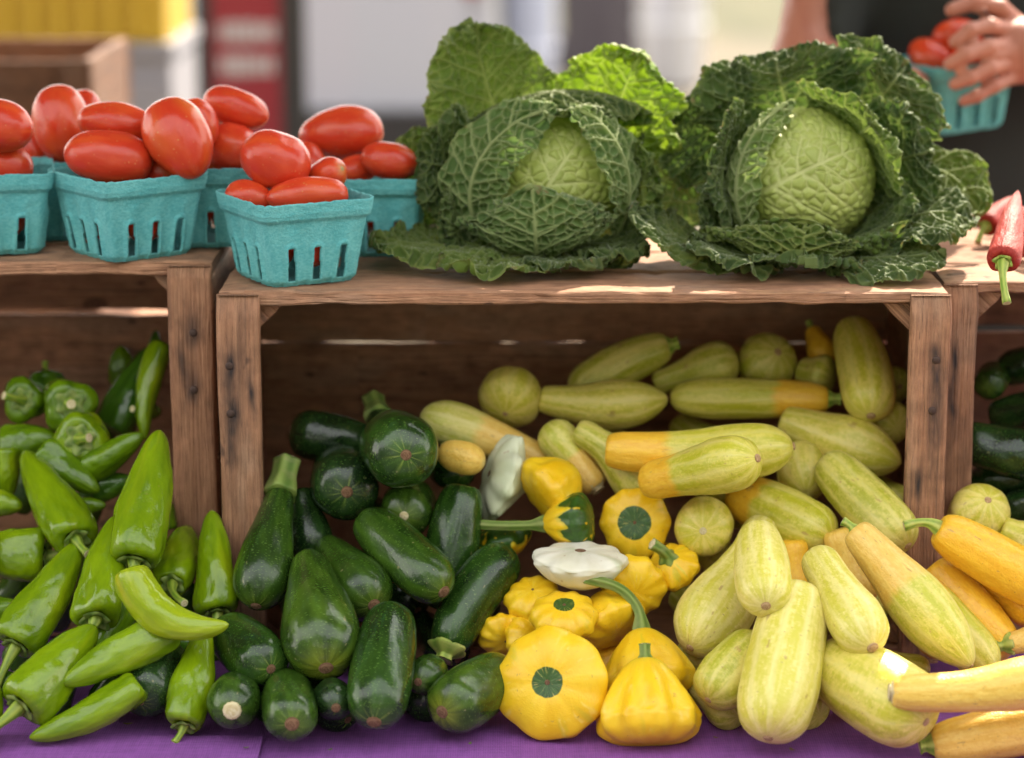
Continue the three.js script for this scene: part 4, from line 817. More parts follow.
// ---------------------------------------------------------------- pulp baskets and tomatoes
const pulpTex = colorTex(512, 512, (u, v) => {
  const f = fbm(u * 40, v * 90, 2, 4), g = noise(u * 300, v * 380, 5), b = fbm(u * 7, v * 7, 9, 3);
  return mixc([0.085, 0.40, 0.43], [0.19, 0.56, 0.57], clamp(0.5 + 0.7 * f + 0.22 * g + 0.5 * b));
});
const pulpBump = grayTex(512, 512, (u, v) => 0.5 + 0.35 * fbm(u * 60, v * 110, 3, 4) + 0.25 * noise(u * 240, v * 300, 8));
const pulpMat = std({ map: pulpTex, bumpMap: pulpBump, bumpScale: 0.0012, roughness: 0.92 });
const BH = 0.086, BTOP = 0.120, BBOT = 0.096;
const basketGeo = (() => {
  const per = 96, n = per * 4, nh = 46, T = 0.0020, rc = 0.010;
  const slotX = [-0.27, 0.0, 0.27], slotW = 0.0034, slotLo = 0.005, slotHi = 0.040;
  const slotD = (x, y, side) => { let m = 9; for (const s of slotX) { const cx = s * side; const dy = y > slotHi - slotW ? y - (slotHi - slotW) : 0; const d = Math.hypot(x - cx, dy) - slotW * (1 + 0.25 * (1 - y / slotHi)); m = Math.min(m, d); } return m; };
  const pt = (i, y, off) => {
    const side = mix(BBOT, BTOP, Math.pow(y / BH, 1.0)), q = Math.floor(i / per) % 4, f = (i % per) / per;
    const hs = side / 2, x = (f - 0.5) * side, e = Math.abs(x) - (hs - rc);
    let px = x, pz = hs; if (e > 0) { const a = e / rc * Math.PI / 4; px = Math.sign(x) * (hs - rc + Math.sin(a) * rc * 1.0); pz = hs - rc + Math.cos(a) * rc; }
    const nx = e > 0 ? Math.sign(x) * Math.sin(e / rc * Math.PI / 4) : 0, nz = e > 0 ? Math.cos(e / rc * Math.PI / 4) : 1;
    let o = off; const d = slotD(x, y, side);
    if (y < slotHi + 0.012) { o += 0.0024 * Math.exp(-Math.pow((d - 0.0022) / 0.0016, 2)); }
    o += 0.0013 * Math.cos(x / side * 2 * Math.PI * 3.7) * sstep(0.066, 0.05, y) * (1 - sstep(0.6, 1, Math.abs(x) / hs));  // flutes
    const band = sstep(0.0665, 0.0685, y); o += band * 0.0042 + 0.0008 * Math.exp(-Math.pow((y - 0.0755) / 0.0010, 2)) - 0.0007 * Math.exp(-Math.pow((y - 0.0705) / 0.001, 2));
    o -= 0.004 * sstep(0.006, 0, y);
    o += 0.0005 * fbm(i * 0.11, y * 300, 3, 3);
    const wob = y > BH - 0.003 ? 0.0012 * fbm(i * 0.23, 5, 2, 3) : 0;
    px += nx * o; pz += nz * o; const c = Math.cos(q * Math.PI / 2), s = Math.sin(q * Math.PI / 2);
    return [px * c + pz * s, y + wob, -px * s + pz * c];
  };
  const pos = [], uv = [], idx = [], id = new Map();
  const vert = (i, j, k) => { const key = ((i % n) * 64 + j) * 2 + k + (i === n ? 9e7 : 0); if (!id.has(key)) { id.set(key, pos.length / 3); const y = j / nh * BH, p = pt(i % n, y, k ? -T : 0); pos.push(...p); uv.push(i / n * 4, y / BTOP); } return id.get(key); };
  const keep = (i, j) => { if (j < 0 || j >= nh) return false; const y = (j + 0.5) / nh * BH, side = mix(BBOT, BTOP, y / BH), x = (((i + 0.5) % per) / per - 0.5) * side; return y < slotLo || y > slotHi || slotD(x, y, side) > 0; };
  for (let j = 0; j < nh; j++) for (let i = 0; i < n; i++) {
    if (!keep(i, j)) continue; const a = [i, j], b = [i + 1, j], c = [i + 1, j + 1], d = [i, j + 1];
    const q = (p0, p1, p2, p3, k) => { const A = vert(...p0, k), B = vert(...p1, k), C = vert(...p2, k), D = vert(...p3, k); k ? idx.push(A, C, B, A, D, C) : idx.push(A, B, C, A, C, D); };
    q(a, b, c, d, 0); q(a, b, c, d, 1);
    const wall = (p, r) => { const A = vert(...p, 0), B = vert(...r, 0), C = vert(...r, 1), D = vert(...p, 1); idx.push(A, C, B, A, D, C); };
    if (!keep((i + 1) % n, j)) wall(b, c); if (!keep((i - 1 + n) % n, j)) wall(d, a); if (!keep(i, j + 1)) wall(c, d); if (j > 0 && !keep(i, j - 1)) wall(a, b);
  }
  const b0 = pos.length / 3; pos.push(0, 0.001, 0); uv.push(0.5, 0.5); for (let i = 0; i <= n; i++) { const p = pt(i % n, 0, 0); pos.push(p[0], 0.0004, p[2]); uv.push(p[0] / BTOP, p[2] / BTOP); if (i) idx.push(b0, b0 + i + 1, b0 + i); }
  const g = new THREE.BufferGeometry(); g.setAttribute('position', new THREE.Float32BufferAttribute(pos, 3)); g.setAttribute('uv', new THREE.Float32BufferAttribute(uv, 2)); g.setIndex(idx); g.computeVertexNormals(); return g;
})();
const baskets = {};
function basket(key, label, center, yaw) {
  const g = thing('pulp_basket', label, 'basket', center, 'blue green pulp baskets of tomatoes'); g.rotation.y = yaw;
  part('basket_body', basketGeo, pulpMat, g); baskets[key] = center.clone(); return g;
}
// the basket whose front bottom corner and right bottom corner are seen at these pixels on level y
function basketAt(key, label, u0, v0, u1, v1, y) {
  const a = onLevel(u0, v0, y), b = onLevel(u1, v1, y), d = b.clone().sub(a).setY(0).normalize(), n = V(d.z, 0, -d.x);
  const c = a.addScaledVector(d, BBOT / 2).addScaledVector(n, BBOT / 2); c.y = y + 0.0012; basket(key, label, c, Math.atan2(-d.z, d.x));
}
basketAt('b1', 'blue green basket cut off by the left edge, with tomatoes', -52, 258, 37, 255, HL);
basketAt('b2', 'blue green basket with a corner toward the viewer, on the left crate', 113, 265, 197, 254.3, HL);
basketAt('b3', 'blue green basket at the front corner of the middle crate', 272, 290, 361, 281, HM);
basketAt('b4', 'blue green basket behind, between the two corner facing baskets', 166, 249.5, 245, 248.5, HL);
basketAt('b5', 'blue green basket behind, next to the left cabbage', 326, 258.5, 411, 258, HM);
basketAt('b6', 'blue green basket at the back left, mostly hidden', -2, 243, 78, 242, HL);

const tomatoProf = curveOf([[-1, 0], [-1.0, 0.16], [-0.95, 0.38], [-0.80, 0.66], [-0.45, 0.92], [0, 1.0], [0.42, 0.93], [0.76, 0.68], [0.94, 0.36], [1.0, 0.12], [1.0, 0]]);
const tomatoGeos = [1, 2, 3, 4].map(s => gridGeo(44, 40, (i, j) => {
  const th = i / 44 * 6.28318, [a, r] = tomatoProf(j / 40), k = r * (1 + 0.10 * fbm(Math.cos(th) + s * 5, Math.sin(th), a * 1.4 + s, 3) + 0.020 * Math.cos(3 * th + s) * (a < 0 ? 1 : 0.4) - (s % 2 ? 0.10 : 0.03) * a);
  return [Math.cos(th) * k, a + 0.05 * Math.cos(th + s) * r, -Math.sin(th) * k];
}, true));
const scarStem = std({ color: lin(0.32, 0.26, 0.11), roughness: 0.85 });
function tomato(label, u, v, a, b, ang, tilt, bk, dd = 0, o = {}) {
  const id = ++serial, d0 = depthOf(baskets[bk].clone().add(V(0, 0.08, 0))) + dd + 0.012, A = a / FPX * d0, B = b / FPX * d0;
  const ax = screenDir(Math.cos(ang) * Math.cos(tilt), -Math.sin(ang) * Math.cos(tilt), Math.sin(tilt));   // stem -> tip
  const S = d => { const c = at(u, v, d); return [-1, 0, 1].map(k => [c.clone().addScaledVector(ax, k * Math.max(0, A - B)), B * (k ? 0.9 : 1)]); };
  const d = settle(S, d0, 0.004, 0.12), g = thing('plum_tomato', label, 'tomato', at(u, v, d), o.group ?? 'plum tomatoes in the baskets');
  g.quaternion.setFromUnitVectors(V(0, 1, 0), ax); g.rotateY(id * 2.1);
  const m = part('body', tomatoGeos[id % 4], mT[o.m ?? (id % 2) * 2], g); m.scale.set(B, A, B);
  const s = part('stem_scar', endDisc(B * 0.13, B * 0.03), scarStem, g); s.position.set(0, -A * 0.995, 0); s.rotation.x = Math.PI;
}
const RAD = Math.PI / 180;
for (const [bk, c] of Object.entries(baskets)) for (const [x, z] of [[-0.019, -0.019], [0.019, -0.019], [-0.019, 0.019], [0.019, 0.019]]) {       // under layer, seen through the slots
  const g = thing('plum_tomato', 'red tomato at the bottom of a basket, glimpsed through the slots', 'tomato', c.clone().add(V(x, 0.032, z)), 'tomatoes in the bottom layer of the baskets');
  g.rotation.set(1.3, x * 40, z * 30); const m = part('body', tomatoGeos[1], mT[0], g); m.scale.set(0.018, 0.021, 0.018); remember([[g.position.clone(), 0.021]]);
}
tomato('dull tomato in shadow behind the big left ones', 33, 150, 26, 23, 1.2, 0.3, 'b6', 0.01);
tomato('tomato peeking out right behind the tall upright one', 84, 114, 24, 20, 1.2, 0.1, 'b6', 0.02);
tomato('tall upright tomato with a yellowish flank at the left', 62, 124, 39, 29, 80 * RAD, 0.15, 'b6', -0.02, { m: 1 });
tomato('lower tomato at the left edge, over the basket rim', 6, 166, 29, 24, 10 * RAD, 0.3, 'b1', -0.02);
tomato('upper tomato at the left edge, cut by the frame', -4, 125, 38, 27, 8 * RAD, 0.1, 'b1', -0.01);
tomato('long tomato lying behind the reclining one', 118, 123, 40, 21, 4 * RAD, 0.0, 'b2', 0.01);
tomato('small tomato low between the two big ones of the corner basket', 160, 172, 24, 20, 0.3, 0.3, 'b2', -0.0);
tomato('tomato peeking behind the tilted one at right', 198, 124, 26, 20, 1.1, 0, 'b2', 0.03);
tomato('reclining tomato on the front of the corner facing basket', 108, 158, 44, 28, 6 * RAD + Math.PI, 0.08, 'b2', -0.03);
tomato('tilted orange red tomato with a pale shoulder, most prominent', 179, 139, 44, 32, 65 * RAD, 0.2, 'b2', -0.03, { m: 1 });
tomato('tomato sitting highest on the rear centre basket', 236, 108, 34, 20, 22 * RAD, 0.05, 'b4', 0.0);
tomato('round tomato under the highest one', 234, 148, 27, 24, 30 * RAD, 0.4, 'b4', -0.02);
tomato('dark red tomato behind the rear centre ones', 212, 152, 24, 20, 60 * RAD, 0.2, 'b4', 0.0);
tomato('tomato low inside the front basket, left side', 249, 198, 25, 17, 10 * RAD, 0.2, 'b3', -0.01);
tomato('tomato in the gap behind the large front one', 306, 166, 24, 22, 1.0, 0.4, 'b5', -0.01);
tomato('small tomato showing a pale stem scar, centre', 355, 170, 24, 14, -10 * RAD + Math.PI, 0.5, 'b5', -0.02, { m: 1 });
tomato('tomato beside the cabbage, over the rear right basket', 390, 161, 29, 19, 8 * RAD, 0.1, 'b5', 0.0);
tomato('long tomato lying highest above the rear right basket', 341, 133, 42, 26, 172 * RAD, 0.05, 'b5', 0.02);
tomato('half green tomato with its stem scar facing out', 326, 176, 24, 18, 160 * RAD, -0.7, 'b3', 0.02, { m: 1 });
tomato('long flat tomato at the rim of the front basket', 307, 196, 41, 19, 175 * RAD, 0.0, 'b3', -0.025);
tomato('large round tomato perched on the front basket', 275, 161, 36, 30, 200 * RAD, 0.25, 'b3', 0.0);

// ---------------------------------------------------------------- red chilies on the right crate
const chi = (label, a, o) => pepper(label, ...a, { red: true, fixed: true, prof: 'chili', shape: { lobeAmp: 0.02, dent: 0.05, rough: 0.07 }, stemMat: stemPale, ...o });
const onR = (u, v, up) => depthOf(onLevel(u, v, HR + up));
chi('red chili lying crosswise at the back by the right edge', [1046, 214, 984, 226, 12, 0.0], { depth: onR(1010, 232, 0.004), stem: 0 });
chi('red chili pointing away with a green stem toward the viewer', [986, 226, 1016, 196, 13, -0.04], { depth: onR(990, 236, 0.008), stem: 0.016, stemTo: out(-0.1, -0.7, 0.1) });
chi('wrinkled red chili with a hooked green stem over the crate edge', [1003, 262, 1018, 190, 17, -0.11], { depth: onR(1005, 266, 0.016), stem: 0.034, stemTo: out(0.1, -0.3, 0), stemR: 0.0042 });
chi('red chili at the right edge beside the hooked one', [1040, 250, 1022, 206, 13, -0.05], { depth: onR(1035, 256, 0.010), stem: 0.01 });
chi('red chili lying under the hooked one, tip toward the back', [1030, 246, 1006, 226, 15, -0.03], { depth: onR(1020, 250, 0.010), stem: 0 });
chi('red chili lying under the hooked one, tip toward the right', [1000, 236, 1050, 228, 15, 0.0], { depth: onR(1020, 238, 0.012), stem: 0 });

// ---------------------------------------------------------------- savoy cabbages
// relief of a savoy leaf: x along the midrib from its base, y across it, both in millimetres; returns [height 0..1, vein 0..1]
function savoy(x, y, L, s, cell) {
  const ay = Math.abs(y), side = y < 0 ? 3 : 7;
  const mid = ay / (3.2 * (1 - 0.75 * clamp(x / L)));
  const q = x - ay * 0.75 + ay * ay * 0.0016 + 2.5 * noise(x * 0.06, y * 0.06, s), sp = 27;
  const qi = Math.floor(q / sp), off = (hash3(qi, side, Math.round(s * 10)) - 0.5) * 8;
  const lat = Math.abs(q - (qi + 0.5) * sp - off) * 0.72 / (1.5 * (1 - 0.6 * clamp(ay / 90)));
  const wx = x + 3 * noise(x * 0.09, y * 0.09, s + 4), wy = y + 3 * noise(x * 0.09, y * 0.09, s + 8);
  const [f1, f2, id] = voronoi(wx / cell + s * 3.1, wy / cell + s * 1.7, 0.9);
  const e = (f2 - f1) * cell * 0.5;
  const d = Math.min(e, Math.max(0, lat - 0.6) * 1.6, Math.max(0, mid - 0.8) * 2.2);
  const x1 = clamp(d / (cell * 0.36)), h = Math.pow(Math.sin(x1 * Math.PI / 2), 0.75) * (0.62 + 0.55 * id);
  const vein = Math.max(1 - sstep(0.25, 1.0, e), (1 - sstep(0.5, 1.35, lat)) * 1.1, (1 - sstep(0.7, 1.25, mid)) * 1.3);
  return [h, Math.min(1.3, vein), id];
}
const leafMat = phys({ vertexColors: true, roughness: 0.8, transmission: 0.5, thickness: 0, side: THREE.DoubleSide, specularIntensity: 0.6, bumpMap: skinBump, bumpScale: 0.0006 });
const headMat = phys({ vertexColors: true, roughness: 0.50, clearcoat: 0.15, clearcoatRoughness: 0.35, bumpMap: skinBump, bumpScale: 0.0006 });
const TONE = {
  outer: [[0.052, 0.102, 0.019], [0.092, 0.156, 0.025], [0.30, 0.35, 0.10]],
  mid: [[0.088, 0.158, 0.018], [0.148, 0.228, 0.027], [0.38, 0.43, 0.12]],
  bright: [[0.17, 0.30, 0.012], [0.28, 0.42, 0.018], [0.42, 0.50, 0.14]],  // lightened and yellowed: sun glow through the back leaf put into its colour
  wrap: [[0.12, 0.215, 0.050], [0.185, 0.29, 0.075], [0.44, 0.50, 0.21]],
  inner: [[0.20, 0.31, 0.075], [0.29, 0.39, 0.11], [0.50, 0.55, 0.26]],
  head: [[0.34, 0.40, 0.085], [0.43, 0.48, 0.115], [0.60, 0.61, 0.27]] };
// o.m: four points of the midrib [pixel u, pixel v, metres behind the cabbage's middle]; w: half width in pixels; n: facing side (right, up, towards the lens)
function leafGeo(dc, base, o) {
  const s = o.s, nu = o.nu ?? 140, nv = o.nv ?? 130, P = o.m.map(([u, v, d]) => at(u, v, dc + d / 1000)), curve = new THREE.CubicBezierCurve3(...P), L = curve.getLength(), Wd = o.w / FPX * dc;
  const tone = TONE[o.tone ?? 'outer'], cup = o.cup ?? 0.6, curl = o.curl ?? 0.9, ruf = (o.ruf ?? 7) / 1000, amp = (o.amp ?? 7.6) / 1000, cell = o.cell ?? 11, sign = o.flip ? -1 : 1;
  const ts = [], fr = []; let ref = screenDir(...o.n);
  for (let i = 0; i <= nu; i++) { const x = i / nu, t = mix(x, Math.sin(x * Math.PI / 2), 0.55); ts.push(t); const p = curve.getPoint(t), T = curve.getTangent(t).normalize(); ref = ref.clone().addScaledVector(T, -ref.dot(T)).normalize(); fr.push([p, T, ref, T.clone().cross(ref)]); }
  const wp = t => (0.26 + 0.74 * sstep(-0.05, o.wide ?? 0.55, t)) * Math.sqrt(Math.max(0, 1 - Math.pow(t, o.blunt ?? 4.5)));
  const arc = k => { const n = 24, a = [[0, 0]]; let x = 0, y = 0; for (let q = 0; q < n; q++) { const z = (q + 0.5) / n, al = cup * z - curl * sstep(0.55, 1, z) * k; x += Math.cos(al) / n; y += Math.sin(al) / n; a.push([x, y]); } return a; };
  const A = arc(1), look = z => { const f = clamp(z) * 24, i = Math.min(23, Math.floor(f)), g = f - i; return [mix(A[i][0], A[i + 1][0], g), mix(A[i][1], A[i + 1][1], g)]; };
  const B = new Float32Array((nu + 1) * (nv + 1) * 3), XY = new Float32Array((nu + 1) * (nv + 1) * 3);
  for (let j = 0; j <= nv; j++) for (let i = 0; i <= nu; i++) {
    const sg = (j / nv) * 2 - 1, z = Math.abs(sg), t = ts[i], w = wp(t) * Wd * (1 + 0.12 * noise(t * 7, Math.sign(sg) * 3, s) + 0.08 * noise(t * 19, Math.sign(sg) * 5, s) + 0.03 * noise(t * 50, Math.sign(sg) * 5, s)), [x, y] = look(z), [p, T, N, S] = fr[i];
    const edge = Math.max(z, sstep(0.62, 1, t)), ph = (t * 15 + (sg > 0 ? 1.7 : 0)) + s * 3;
    const rf = ruf * Math.pow(edge, 3) * (Math.sin(ph * 1.9 + z * 2) * 0.6 + 1.2 * noise(t * 9 + s, sg * 4, s) + 0.5 * noise(t * 24 + s, sg * 9, s));
    const k = (j * (nu + 1) + i) * 3, lx = Math.sign(sg) * x * w, ly = y * w + rf;
    const tl = (noise(t * 16, sg * 6, s + 9)) * 0.003 * edge;
    B[k] = p.x + S.x * lx + N.x * ly + T.x * tl - base.x; B[k + 1] = p.y + S.y * lx + N.y * ly + T.y * tl - base.y; B[k + 2] = p.z + S.z * lx + N.z * ly + T.z * tl - base.z;
    XY[k] = t * L * 1000; XY[k + 1] = sg * w * 1000; XY[k + 2] = edge;
  }
  const g0 = gridGeo(nu, nv, (i, j) => { const k = (j * (nu + 1) + i) * 3; return [B[k], B[k + 1], B[k + 2]]; });
  const n0 = g0.attributes.normal.array, rel = new Float32Array((nu + 1) * (nv + 1) * 3);
  for (let k = 0; k < rel.length; k += 3) { const [h, v, id] = savoy(XY[k], XY[k + 1], L * 1000, s, cell); rel[k] = h; rel[k + 1] = v; rel[k + 2] = id; }
  return gridGeo(nu, nv, (i, j) => { const k = (j * (nu + 1) + i) * 3, h = (rel[k] - 0.35) * amp * sign * (1 - 0.45 * sstep(0.93, 1, XY[k + 2])); return [B[k] + n0[k] * h, B[k + 1] + n0[k + 1] * h, B[k + 2] + n0[k + 2] * h]; }, false,
    (i, j) => { const k = (j * (nu + 1) + i) * 3; return [XY[k] / 120, XY[k + 1] / 120]; },
    (i, j) => {
      const k = (j * (nu + 1) + i) * 3, n = fbm(XY[k] * 0.03, XY[k + 1] * 0.03, s + 3, 3);
      let c = mixc(tone[0], tone[1], clamp(0.45 + 1.2 * n + 0.35 * (rel[k + 2] - 0.5))); c = mixc(c, tone[2], clamp(rel[k + 1] * (o.flip ? 0.62 : 0.30)));
      const rimNoise = noise(XY[k] * 0.25, XY[k + 1] * 0.25, s); c = mixc(c, tone[2], sstep(0.955, 1, Math.abs((j / nv) * 2 - 1)) * 0.5);
      if (XY[k + 2] > 0.96 && rimNoise > 0.62) c = mixc(c, [0.30, 0.20, 0.08], 0.7);
      return c;
    });
}
function headGeo(u, v, dc0, base, rx, ry, ang, s, tone = 'head') {
  const dc = dc0 + 0.012, c = at(u, v, dc), Rx = rx / FPX * dc, Ry = ry / FPX * dc, Z = screenDir(0, 0.08, 1), X = V(1, 0, 0), Y = Z.clone().cross(X).normalize(), T = TONE[tone], nu = 200, nv = 150;
  const f = (i, j) => { const a = i / nu * 2 * Math.PI, th = j / nv * Math.PI * 0.98, R = (Rx + Ry) / 2 * 1000, q = th * R; const px = Math.cos(a) * q, py = Math.sin(a) * q; const mx = px * Math.cos(ang) + py * Math.sin(ang) + R * 1.15, my = -px * Math.sin(ang) + py * Math.cos(ang); const lap = sstep(-1.2, 1.2, px * Math.cos(ang + 1.9) + py * Math.sin(ang + 1.9) - R * 0.42 - 5 * noise(px * 0.05, py * 0.05, s));   // the next leaf laps over the first
    if (lap > 0.5) { const bx = px * Math.cos(ang + 2.5) + py * Math.sin(ang + 2.5) + R * 1.1, by = -px * Math.sin(ang + 2.5) + py * Math.cos(ang + 2.5); return [a, th, savoy(bx, by, R * 2.6, s + 3.3, 12), lap]; }
    return [a, th, savoy(mx, my, R * 2.6, s, 12), lap]; };
  return gridGeo(nu, nv, (i, j) => {
    const [a, th, [h], lap] = f(i === nu ? 0 : i, j), k = 1 + 0.032 * lap + (h - 0.5) * 0.044 + 0.03 * fbm(Math.cos(a) * th * 2 + s, Math.sin(a) * th * 2, s, 3), sx = Math.sin(th) * Math.cos(a) * Rx * k, sy = Math.sin(th) * Math.sin(a) * Ry * k, sz = Math.cos(th) * Rx * k * 0.95;
    return [c.x - base.x + X.x * sx + Y.x * sy + Z.x * sz, c.y - base.y + X.y * sx + Y.y * sy + Z.y * sz, c.z - base.z + X.z * sx + Y.z * sy + Z.z * sz];
  }, true, (i, j) => [i / nu * 3, j / nv * 2], (i, j) => { const [a, th, [h, v, id]] = f(i === nu ? 0 : i, j); const n = fbm(Math.cos(a) * th * 2, Math.sin(a) * th * 2, s + 5, 3); return mixc(mixc(T[0], T[1], clamp(0.4 + n + 0.3 * (id - 0.5))), T[2], clamp(v * 0.5)); });
}
function cabbage(label, u, v, z, headSpec, leaves) {
  const dc = planeDepth(u, v, V(0, 0, z), V(0, 0, 1)), base = at(u, v, dc); base.y = HM + 0.001;
  const g = thing('savoy_cabbage', label, 'cabbage', base, 'savoy cabbages on the middle crate');
  part('head', headGeo(headSpec[0], headSpec[1], dc, base, headSpec[2], headSpec[3], headSpec[4], headSpec[5]), headMat, g);
  leaves.forEach((o, i) => part('leaf', leafGeo(dc, base, { s: i * 1.7 + u * 0.01, ...o }), leafMat, g));
  return g;
}
// leaf that rises behind the head at screen angle a (degrees), comes forward past its rim and rolls back outwards
function ring(cx, cy, a, rho, o) {
  const c = Math.cos(a * RAD), sn = -Math.sin(a * RAD), P = (k, d) => [cx + c * rho * k, cy + sn * rho * k, d], { back = 55, front = -30, roll = 0.25, tip = 0, bow = 1 } = o;
  return { m: [P(0.25, back), P(1.02 * bow, back * 0.7), P(1.0, front), P(1 + roll, tip)], n: [0, 0, 1], ...o };
}
// leaf hugging the front of the head from below: seen from its underside
const front = (pts, w, o) => ({ m: pts, w, n: [0, 1, 0], cup: 0.9, curl: 0.15, flip: true, ruf: 4, wide: 0.3, blunt: 7, ...o });
cabbage('left savoy cabbage with an upright back leaf, beside the tomatoes', 552, 188, -0.20, [556, 182, 66, 64, 1.0, 2.2], [
  { m: [[524, 180, 55], [500, 128, 62], [482, 84, 60], [474, 22, 30]], w: 74, n: [0.15, -0.1, 1], cup: 0.8, tone: 'mid', ruf: 15, curl: 1.5 },
  { m: [[505, 215, 48], [458, 196, 54], [428, 168, 52], [398, 142, 40]], w: 60, n: [0.4, 0.1, 0.9], cup: 0.5, tone: 'mid', curl: 1.0 },
  { m: [[590, 190, 40], [608, 130, 34], [622, 95, 24], [640, 54, 4]], w: 78, n: [-0.3, 0, 1], cup: 0.5, tone: 'bright', ruf: 12, curl: 0.6 },
  { m: [[556, 190, 58], [560, 96, 62], [556, 66, 4], [548, 116, -50]], w: 104, n: [0, 0, 1], cup: 0.55, curl: -0.2, tone: 'outer', flip: true, blunt: 7, ruf: 6 },
  ring(556, 186, 170, 112, { w: 66, front: -52, roll: 0.22, tip: -6, cup: 0.75, curl: 1.3, tone: 'outer' }),
  ring(556, 192, 202, 96, { w: 50, front: -66, roll: 0.24, tip: -40, cup: 0.6, tone: 'outer' }),
  ring(552, 190, 2, 84, { w: 54, front: -62, roll: 0.26, tip: -22, cup: 0.8, curl: 1.2, tone: 'mid' }),
  ring(552, 196, -34, 80, { w: 46, front: -66, roll: 0.3, tip: -46, cup: 0.5, tone: 'outer' }),
  { m: [[535, 240, 0], [475, 244, -34], [425, 252, -56], [374, 238, -44]], w: 70, n: [0.05, 0.95, 0.3], cup: 0.35, tone: 'mid', curl: 0.7 },
  { m: [[545, 244, -20], [525, 262, -58], [490, 266, -92], [440, 262, -104]], w: 62, n: [0, 0.95, 0.35], cup: 0.4, tone: 'mid', curl: 0.5 },
  { m: [[555, 244, -20], [565, 260, -58], [580, 266, -88], [600, 262, -104]], w: 60, n: [0, 0.95, 0.35], cup: 0.45, tone: 'outer', curl: 0.5 },
  { m: [[570, 246, -10], [600, 246, -45], [622, 244, -62], [648, 250, -62]], w: 46, n: [-0.15, 0.95, 0.3], cup: 0.4, tone: 'outer' },
  front([[538, 256, -20], [536, 264, -92], [535, 226, -106], [533, 188, -88]], 84, { tone: 'wrap' }),
  { m: [[500, 250, -15], [446, 214, -56], [466, 132, -76], [556, 106, -54]], w: 40, n: [0.75, -0.3, -0.6], cup: 0.3, curl: 0.5, tone: 'wrap', flip: true, ruf: 4 },
  { m: [[606, 246, -15], [646, 205, -50], [632, 132, -70], [572, 106, -54]], w: 36, n: [-0.8, -0.2, -0.55], cup: 0.35, curl: 0.4, tone: 'wrap', flip: true, ruf: 4 }]);
cabbage('right savoy cabbage with a broad pale head, beside the chilies', 806, 186, -0.19, [804, 178, 70, 68, 0.45, 5.1], [
  ring(806, 186, 104, 108, { w: 98, front: -16, roll: 0.24, tip: 44, cup: 0.6, curl: 0.5, tone: 'outer' }),
  ring(812, 186, 52, 124, { w: 78, front: -6, roll: 0.22, tip: 46, cup: 0.5, curl: 0.6, tone: 'outer' }),
  ring(808, 186, 16, 104, { w: 70, front: -44, roll: 0.20, tip: 4, cup: 0.65, tone: 'outer' }),
  { m: [[872, 205, 48], [915, 160, 52], [950, 155, 42], [980, 214, 24]], w: 48, n: [-0.1, 0.85, 0.5], cup: 0.35, curl: 0.6, tone: 'mid' },
  ring(806, 184, 150, 120, { w: 74, front: 6, roll: 0.22, tip: 40, cup: 0.5, tone: 'outer' }),
  { m: [[750, 225, 50], [708, 195, 58], [682, 150, 56], [652, 112, 40]], w: 70, n: [0.35, 0.15, 0.95], cup: 0.4, tone: 'outer', ruf: 10 },
  { m: [[748, 252, 0], [706, 250, -42], [668, 244, -58], [632, 206, -46]], w: 64, n: [0.1, 0.8, 0.6], cup: 0.4, tone: 'outer', curl: 0.9 },
  { m: [[845, 244, 0], [885, 230, -30], [930, 198, -42], [976, 222, -40]], w: 72, n: [-0.15, 0.8, 0.6], cup: 0.3, tone: 'outer', curl: 0.8 },
  { m: [[820, 256, -30], [856, 262, -78], [900, 258, -96], [944, 256, -90]], w: 54, n: [0.05, 0.75, 0.7], cup: 0.25, tone: 'outer', curl: 0.7 },
  { m: [[780, 256, -20], [750, 262, -70], [720, 256, -90], [690, 240, -86]], w: 50, n: [0, 0.8, 0.6], cup: 0.3, tone: 'outer', curl: 0.7 },
  { m: [[800, 258, -25], [800, 268, -76], [800, 266, -104], [804, 258, -122]], w: 70, n: [0, 0.9, 0.4], cup: 0.3, tone: 'outer', curl: 0.7 },
  ring(804, 184, 212, 92, { w: 56, front: -70, roll: 0.22, tip: -50, cup: 0.55, tone: 'outer' }),
  ring(804, 184, -32, 92, { w: 56, front: -70, roll: 0.22, tip: -50, cup: 0.55, tone: 'outer' }),
  front([[800, 256, -20], [800, 278, -96], [802, 250, -112], [806, 222, -96]], 100, { tone: 'mid', curl: 0.6, ruf: 6, blunt: 12, wide: 0.15 }),
  ring(804, 180, 172, 82, { w: 72, front: -74, roll: 0.14, tip: -56, cup: 0.75, curl: 1.1, tone: 'outer', ruf: 4 }),
  ring(806, 180, 40, 80, { w: 78, front: -72, roll: 0.12, tip: -54, cup: 0.8, curl: 0.8, tone: 'mid', ruf: 4 }),
  { m: [[762, 252, -20], [722, 214, -50], [728, 136, -54], [792, 102, -38]], w: 28, n: [0.8, -0.2, -0.55], cup: 0.7, curl: -0.2, tone: 'inner', flip: true, ruf: 3 }]);

// ---------------------------------------------------------------- behind the stall
const GY = -0.75;
